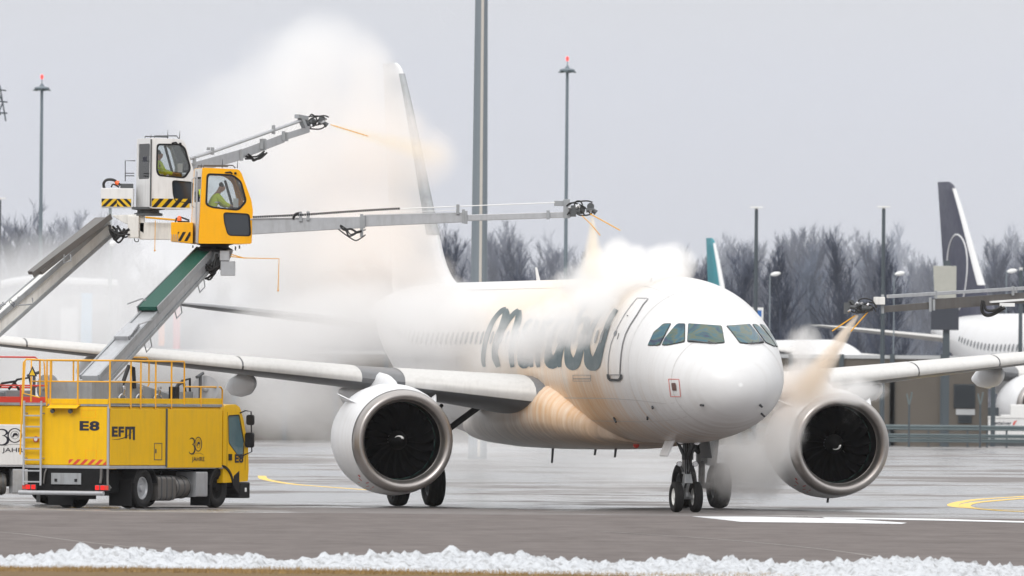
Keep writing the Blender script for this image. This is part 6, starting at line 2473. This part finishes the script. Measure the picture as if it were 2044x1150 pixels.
for row in range(8):
    Y = 950 + row * 42
    s_ = Y / FPX
    stp = 4.6
    x = -1500 * s_ + rnd.uniform(0, 4)
    while x < 1500 * s_:
        px = CX + x / s_
        if not (-450 < px < 2420):
            x += stp
            continue
        k = rnd.choice([0, 1, 2, 3, 4, 0, 1, 4] if px > 1300 else [1, 3, 5, 4, 5, 3])
        ztop = P(px, top_at(px) + rnd.uniform(-14, 24) + (10 if row < 2 else 0) * rnd.random(), Y).z
        o = protos[k] if not used[k] else copy_tree(protos[k])
        used[k] = True
        o.location = (x + rnd.uniform(-1.4, 1.4), Y + rnd.uniform(-10, 10), 0)
        o.rotation_euler = (0, 0, rnd.uniform(0, 6.28))
        f = ztop / 15
        o.scale = (f * rnd.uniform(.9, 1.2), f * rnd.uniform(.9, 1.2), f)
        x += stp * rnd.uniform(.7, 1.3) * (.72 if px > 1300 else 1)
# dense undergrowth filling the foot of the wood
q = MB()
rnd = random.Random(5)
for i in range(42000):
    Y = rnd.uniform(1000, 1280)
    px = rnd.uniform(-300, 2300)
    x = (px - CX) * Y / FPX
    hmax = P(px, top_at(px), Y).z
    z = rnd.random() ** 1.5 * hmax * .80
    L_ = rnd.uniform(.6, 2.2)
    dx, dy = rnd.gauss(0, .35), rnd.gauss(0, .35)
    r_ = rnd.uniform(.02, .055)
    b_ = Vector((x, Y, z))
    t_ = b_ + Vector((dx, dy, 1)) * L_
    q.add([b_ + Vector((-r_, 0, 0)), b_ + Vector((r_, 0, 0)), t_], [(0, 1, 2)])
tag(q.build('undergrowth', M['brush'], recalc=False), 'dense mass of brown winter twigs filling the wood behind the wall', kind='stuff')
# far wooded rise closing the view
q = MB()
vs = []
n_ = 300
for i in range(n_ + 1):
    x = -110 + 220 * i / n_
    px = CX + x * FPX / 1330
    z = P(px, top_at(px) + 62, 1330).z + 1.2 * noise.fractal(Vector((x * .22, 0, 0)), 1, 2, 5)
    for j, (dy, f) in enumerate(((0, 0), (2, .5), (8, .85), (20, 1), (90, .9))):
        vs.append((x, 1330 + dy + 1.5 * noise.noise(Vector((x * .3, j, 1))), z * f))
q.v = [Vector(v) for v in vs]
q.f = [(i * 5 + j, (i + 1) * 5 + j, (i + 1) * 5 + j + 1, i * 5 + j + 1) for i in range(n_) for j in range(4)]
q.k = [0] * len(q.f)
tag(q.build('far_wood', M['brush'], smooth=True, ang=180), 'far grey-brown edge of the wood closing the view', kind='stuff')
# ------------------------------------------------------------------ air, steam and spray
def vol_tree(name):
    m = bpy.data.materials.new(name)
    m.use_nodes = True
    t = m.node_tree
    t.nodes.clear()
    out = t.nodes.new('ShaderNodeOutputMaterial')
    pv = t.nodes.new('ShaderNodeVolumePrincipled')
    t.links.new(pv.outputs[0], out.inputs['Volume'])
    return m, t, pv
def cloud(name, label, blobs, dens, nscale=.5, gain=2.4, thr=.42, col=(.992, .992, .992), tint=None, aniso=.0, stretch=(1, 1, 1), amp=1.0, cat='steam', rough=.62):
    "blobs: (px, py, Y, rx px, rz px, depth m, weight)"
    m, t, pv = vol_tree(name)
    N, L = t.nodes.new, t.links.new
    g = N('ShaderNodeNewGeometry')
    tcn = N('ShaderNodeTexCoord')
    def mth(op, a, b=None, c=None, cl=False):
        q_ = N('ShaderNodeMath')
        q_.operation = op
        q_.use_clamp = cl
        for i, v in enumerate((a, b, c)):
            if v is None: continue
            if isinstance(v, (int, float)): q_.inputs[i].default_value = v
            else: L(v, q_.inputs[i])
        return q_.outputs[0]
    cs = []
    for (px, py, Y, rx, rz, ry, wt_) in blobs:
        s_ = Y / FPX
        cs.append((P(px, py, Y), Vector((rx * s_, ry, rz * s_)), wt_))
    o0 = sum((c_[0] for c_ in cs), Vector((0, 0, 0))) / len(cs)
    acc = None
    for c_, r, wt_ in cs:
        mpn = N('ShaderNodeMapping')
        mpn.vector_type = 'TEXTURE'
        mpn.inputs['Location'].default_value = c_ - o0
        mpn.inputs['Scale'].default_value = r
        L(tcn.outputs['Object'], mpn.inputs[0])
        ln = N('ShaderNodeVectorMath')
        ln.operation = 'DOT_PRODUCT'
        L(mpn.outputs[0], ln.inputs[0])
        L(mpn.outputs[0], ln.inputs[1])
        v = mth('MULTIPLY', mth('SUBTRACT', 1, ln.outputs['Value'], cl=True), wt_)
        acc = v if acc is None else mth('SMOOTH_MAX', acc, v, .25)
    mp_ = N('ShaderNodeMapping')
    mp_.inputs['Scale'].default_value = stretch
    L(tcn.outputs['Object'], mp_.inputs[0])
    n = N('ShaderNodeTexNoise')
    n.inputs['Scale'].default_value = nscale
    n.inputs['Detail'].default_value = 7
    n.inputs['Roughness'].default_value = rough
    n.inputs['Distortion'].default_value = .35
    L(mp_.outputs[0], n.inputs['Vector'])
    # value = blob falloff + noise - threshold
    v = mth('ADD', acc, mth('MULTIPLY', mth('SUBTRACT', n.outputs['Fac'], .5), 1.6 * amp))
    v = mth('MULTIPLY', mth('SUBTRACT', v, thr), gain, cl=True)
    v = mth('MULTIPLY', v, mth('MULTIPLY', acc, 6, cl=True))
    v = mth('MULTIPLY', v, dens)
    L(v, pv.inputs['Density'])
    pv.inputs['Color'].default_value = col + (1,)
    pv.inputs['Anisotropy'].default_value = aniso
    if tint:
        (px, py, Y, rr, tc_) = tint
        c_ = P(px, py, Y) - o0
        mpn = N('ShaderNodeMapping')
        mpn.vector_type = 'TEXTURE'
        mpn.inputs['Location'].default_value = c_
        mpn.inputs['Scale'].default_value = rr
        L(tcn.outputs['Object'], mpn.inputs[0])
        ln = N('ShaderNodeVectorMath')
        ln.operation = 'LENGTH'
        L(mpn.outputs[0], ln.inputs[0])
        f = mth('SUBTRACT', 1, ln.outputs['Value'], cl=True)
        f = mth('MULTIPLY', f, mth('ADD', n.outputs['Fac'], .3), cl=True)
        mxn = N('ShaderNodeMixRGB')
        mxn.inputs[1].default_value = col + (1,)
        mxn.inputs[2].default_value = tc_ + (1,)
        L(f, mxn.inputs[0])
        L(mxn.outputs[0], pv.inputs['Color'])
    # closed hull round the blobs
    bm = bmesh.new()
    for c_, r, wt_ in cs:
        for i in range(40):
            ph = math.acos(1 - 2 * (i + .5) / 40)
            th = math.pi * (1 + 5 ** .5) * i
            p = c_ - o0 + Vector((r.x * math.cos(th) * math.sin(ph), r.y * math.sin(th) * math.sin(ph), r.z * math.cos(ph))) * 1.03
            p.z = max(p.z, .03 - o0.z)
            bm.verts.new(p)
    res = bmesh.ops.convex_hull(bm, input=bm.verts)
    bmesh.ops.delete(bm, geom=[v_ for v_ in bm.verts if not v_.link_faces], context='VERTS')
    bmesh.ops.recalc_face_normals(bm, faces=bm.faces)
    me = bpy.data.meshes.new(name)
    bm.to_mesh(me)
    bm.free()
    me.materials.append(m)
    o = bpy.data.objects.new(name, me)
    o.location = o0
    sc.collection.objects.link(o)
    return tag(o, label, cat, kind='stuff')
def jet(name, label, a, b, r0, r1, dens, col, soft=.9, sc_=3, grav=0):
    "spray jet: a thin cone of droplets from a to b"
    a, b = Vector(a), Vector(b)
    L_ = (b - a).length
    m, t, pv = vol_tree(name)
    N, L = t.nodes.new, t.links.new
    tcn = N('ShaderNodeTexCoord')
    sp_ = N('ShaderNodeSeparateXYZ')
    L(tcn.outputs['Object'], sp_.inputs[0])
    def mth(op, a_, b_=None, cl=False):
        q_ = N('ShaderNodeMath')
        q_.operation = op
        q_.use_clamp = cl
        for i, v in enumerate((a_, b_)):
            if v is None: continue
            if isinstance(v, (int, float)): q_.inputs[i].default_value = v
            else: L(v, q_.inputs[i])
        return q_.outputs[0]
    rad = mth('SQRT', mth('ADD', mth('POWER', sp_.outputs['Y'], 2), mth('POWER', sp_.outputs['Z'], 2)))
    tt = mth('DIVIDE', sp_.outputs['X'], L_)
    rloc = mth('ADD', mth('MULTIPLY', tt, r1 - r0), r0)
    f = mth('SUBTRACT', 1, mth('DIVIDE', rad, rloc), cl=True)
    mp_ = N('ShaderNodeMapping')
    mp_.inputs['Scale'].default_value = (1.2, 4, 4)
    L(tcn.outputs['Object'], mp_.inputs[0])
    n = N('ShaderNodeTexNoise')
    n.inputs['Scale'].default_value = sc_
    n.inputs['Detail'].default_value = 4
    L(mp_.outputs[0], n.inputs['Vector'])
    v = mth('MULTIPLY', f, mth('MULTIPLY', mth('SUBTRACT', n.outputs['Fac'], .22), 2.6, cl=True))
    v = mth('MULTIPLY', v, mth('MULTIPLY', mth('SUBTRACT', 1.0, tt, cl=True), 4, cl=True))
    fall = mth('DIVIDE', r0 * 1.5, rloc)
    v = mth('MULTIPLY', mth('MULTIPLY', v, mth('POWER', fall, soft)), dens)
    L(v, pv.inputs['Density'])
    pv.inputs['Color'].default_value = col + (1,)
    pv.inputs['Anisotropy'].default_value = 0
    q = MB()
    q.lathe([(0, .001), (0, r0), (L_ * .5, (r0 + r1) / 2), (L_, r1), (L_, .001)], (0, 0, 0), (1, 0, 0), 16)
    o = q.build(name, m)
    o.location = a
    o.rotation_euler = (b - a).to_track_quat('X', 'Z').to_euler()
    return tag(o, label, 'spray', kind='stuff')
OR = (.97, .80, .62)
cloud('steam_plume', 'huge pale steam plume round the jet tail fin behind the two cabins', [
    (610, 175, 337, 190, 170, 3.4, .85), (660, 95, 338, 130, 105, 2.6, .8), (725, 150, 337, 95, 105, 2.4, .95), (745, 300, 336, 140, 190, 3.0, 1.05),
    (620, 330, 336, 210, 190, 3.4, .95), (480, 270, 338, 200, 190, 3, .72), (720, 500, 335, 200, 190, 3.4, 1.15), (560, 500, 336, 230, 190, 3.2, .95), (850, 320, 336, 90, 80, 1.6, .85), (840, 560, 336, 100, 90, 2.4, .9)],
    .62, .62, 1.3, .29, tint=(800, 400, 335, (4.6, 6, 6), (.988, .915, .85)), amp=1.05, rough=.74)
cloud('steam_bank', 'low grey-white steam drifting over the wing and rear fuselage', [
    (700, 650, 333, 240, 120, 3.4, 1.15), (880, 640, 330, 160, 110, 2.6, 1.1), (540, 700, 334, 200, 130, 3, .95), (980, 690, 326, 95, 90, 2, .8), (600, 810, 334, 240, 110, 3, .85), (860, 765, 330, 150, 70, 1.8, .9)],
    .60, .45, 1.35, .34, rough=.68, col=(.985, .98, .978), amp=.8)
cloud('steam_puff', 'dense white steam billowing on top of the fuselage and over the lettering', [
    (1295, 545, 317.5, 118, 82, 1.5, 1.15), (1210, 560, 317.5, 95, 90, 1.4, 1.2), (1345, 525, 317.5, 66, 62, 1.1, 1.05), (1230, 505, 317.5, 60, 50, 1.0, .9), (1185, 610, 316.3, 80, 72, 1.0, 1.15), (1115, 650, 316.4, 110, 78, 1.05, 1.25), (1055, 690, 317.0, 90, 66, 1.1, 1.12), (1150, 560, 317.2, 70, 60, 1.2, .85)],
    2.3, 1.2, 1.5, .42, amp=1.35, rough=.70)
cloud('steam_drift', 'thin steam round the engine beside the jet nose', [
    (1600, 770, 320.5, 95, 62, 1.3, 1.15), (1690, 780, 322.0, 95, 36, .9, 1.0), (1560, 860, 321.0, 75, 110, 1.3, .9), (1500, 930, 324, 115, 110, 1.6, 1.05), (1430, 950, 324.6, 75, 85, 1.0, .62), (1605, 700, 318.5, 55, 75, .8, .85)],
    1.9, .9, 1.5, .38, tint=(1600, 790, 320, (1.8, 3, 1.0), (.988, .90, .82)), amp=1.2, rough=.7)
cloud('steam_veil', 'broad thin veil of mist behind the trucks at the left', [
    (80, 640, 372, 330, 230, 12, 1.1), (330, 600, 368, 300, 260, 12, 1.1), (120, 800, 366, 330, 120, 12, 1.0), (520, 640, 366, 260, 230, 10, 1.1), (900, 900, 372, 420, 90, 10, .8), (1250, 930, 375, 300, 70, 8, .75)],
    .125, .12, 1.3, .26, col=(.985, .985, .99), amp=.7)
cloud('ground_mist', 'faint low mist drifting over the wet apron under the fuselage', [
    (1180, 930, 336, 280, 75, 5, 1.0), (1400, 925, 334, 170, 85, 4, 1.1), (930, 940, 338, 200, 60, 5, .9), (1540, 960, 332, 120, 60, 3, .9)],
    .14, .5, 1.3, .34, col=(.985, .985, .985), rough=.68)
jet('spray_jet', 'pale orange spray falling from the middle nozzle onto the fuselage', P(1182, 434, 317.5), P(1186, 575, 317.5), .05, .5, 30, (.995, .95, .87), .8)
jet('spray_jet', 'orange spray streaming from the upper nozzle toward the tail fin', P(662, 250, 326.5), P(900, 318, 336), .04, .50, 5, (.99, .88, .72), 1.0)
jet('spray_jet', 'slanting pale orange spray from the right arm onto the wing by the engine', P(1711, 630, 316), P(1588, 812, 319.5), .05, .58, 26, (.994, .91, .81), .9)
# low winter mist lying in front of and inside the far wood
m, t, pv = vol_tree('mist')
pv.inputs['Color'].default_value = (.785, .812, .885, 1)
pv.inputs['Density'].default_value = .0023
pv.inputs['Anisotropy'].default_value = 0
q = MB()
q.box(-260, 260, 945, 1450, .05, 40)
tag(q.build('wood_mist', m), 'thin bluish mist lying along the far wood', kind='stuff')
# the air itself
m, t, pv = vol_tree('haze')
pv.inputs['Color'].default_value = (.92, .95, 1.0, 1)
pv.inputs['Density'].default_value = .00003
pv.inputs['Anisotropy'].default_value = 0
q = MB()
q.box(-420, 420, -30, 1500, -1, 58)
tag(q.build('haze', m), 'pale winter air fading the far wood', kind='stuff')
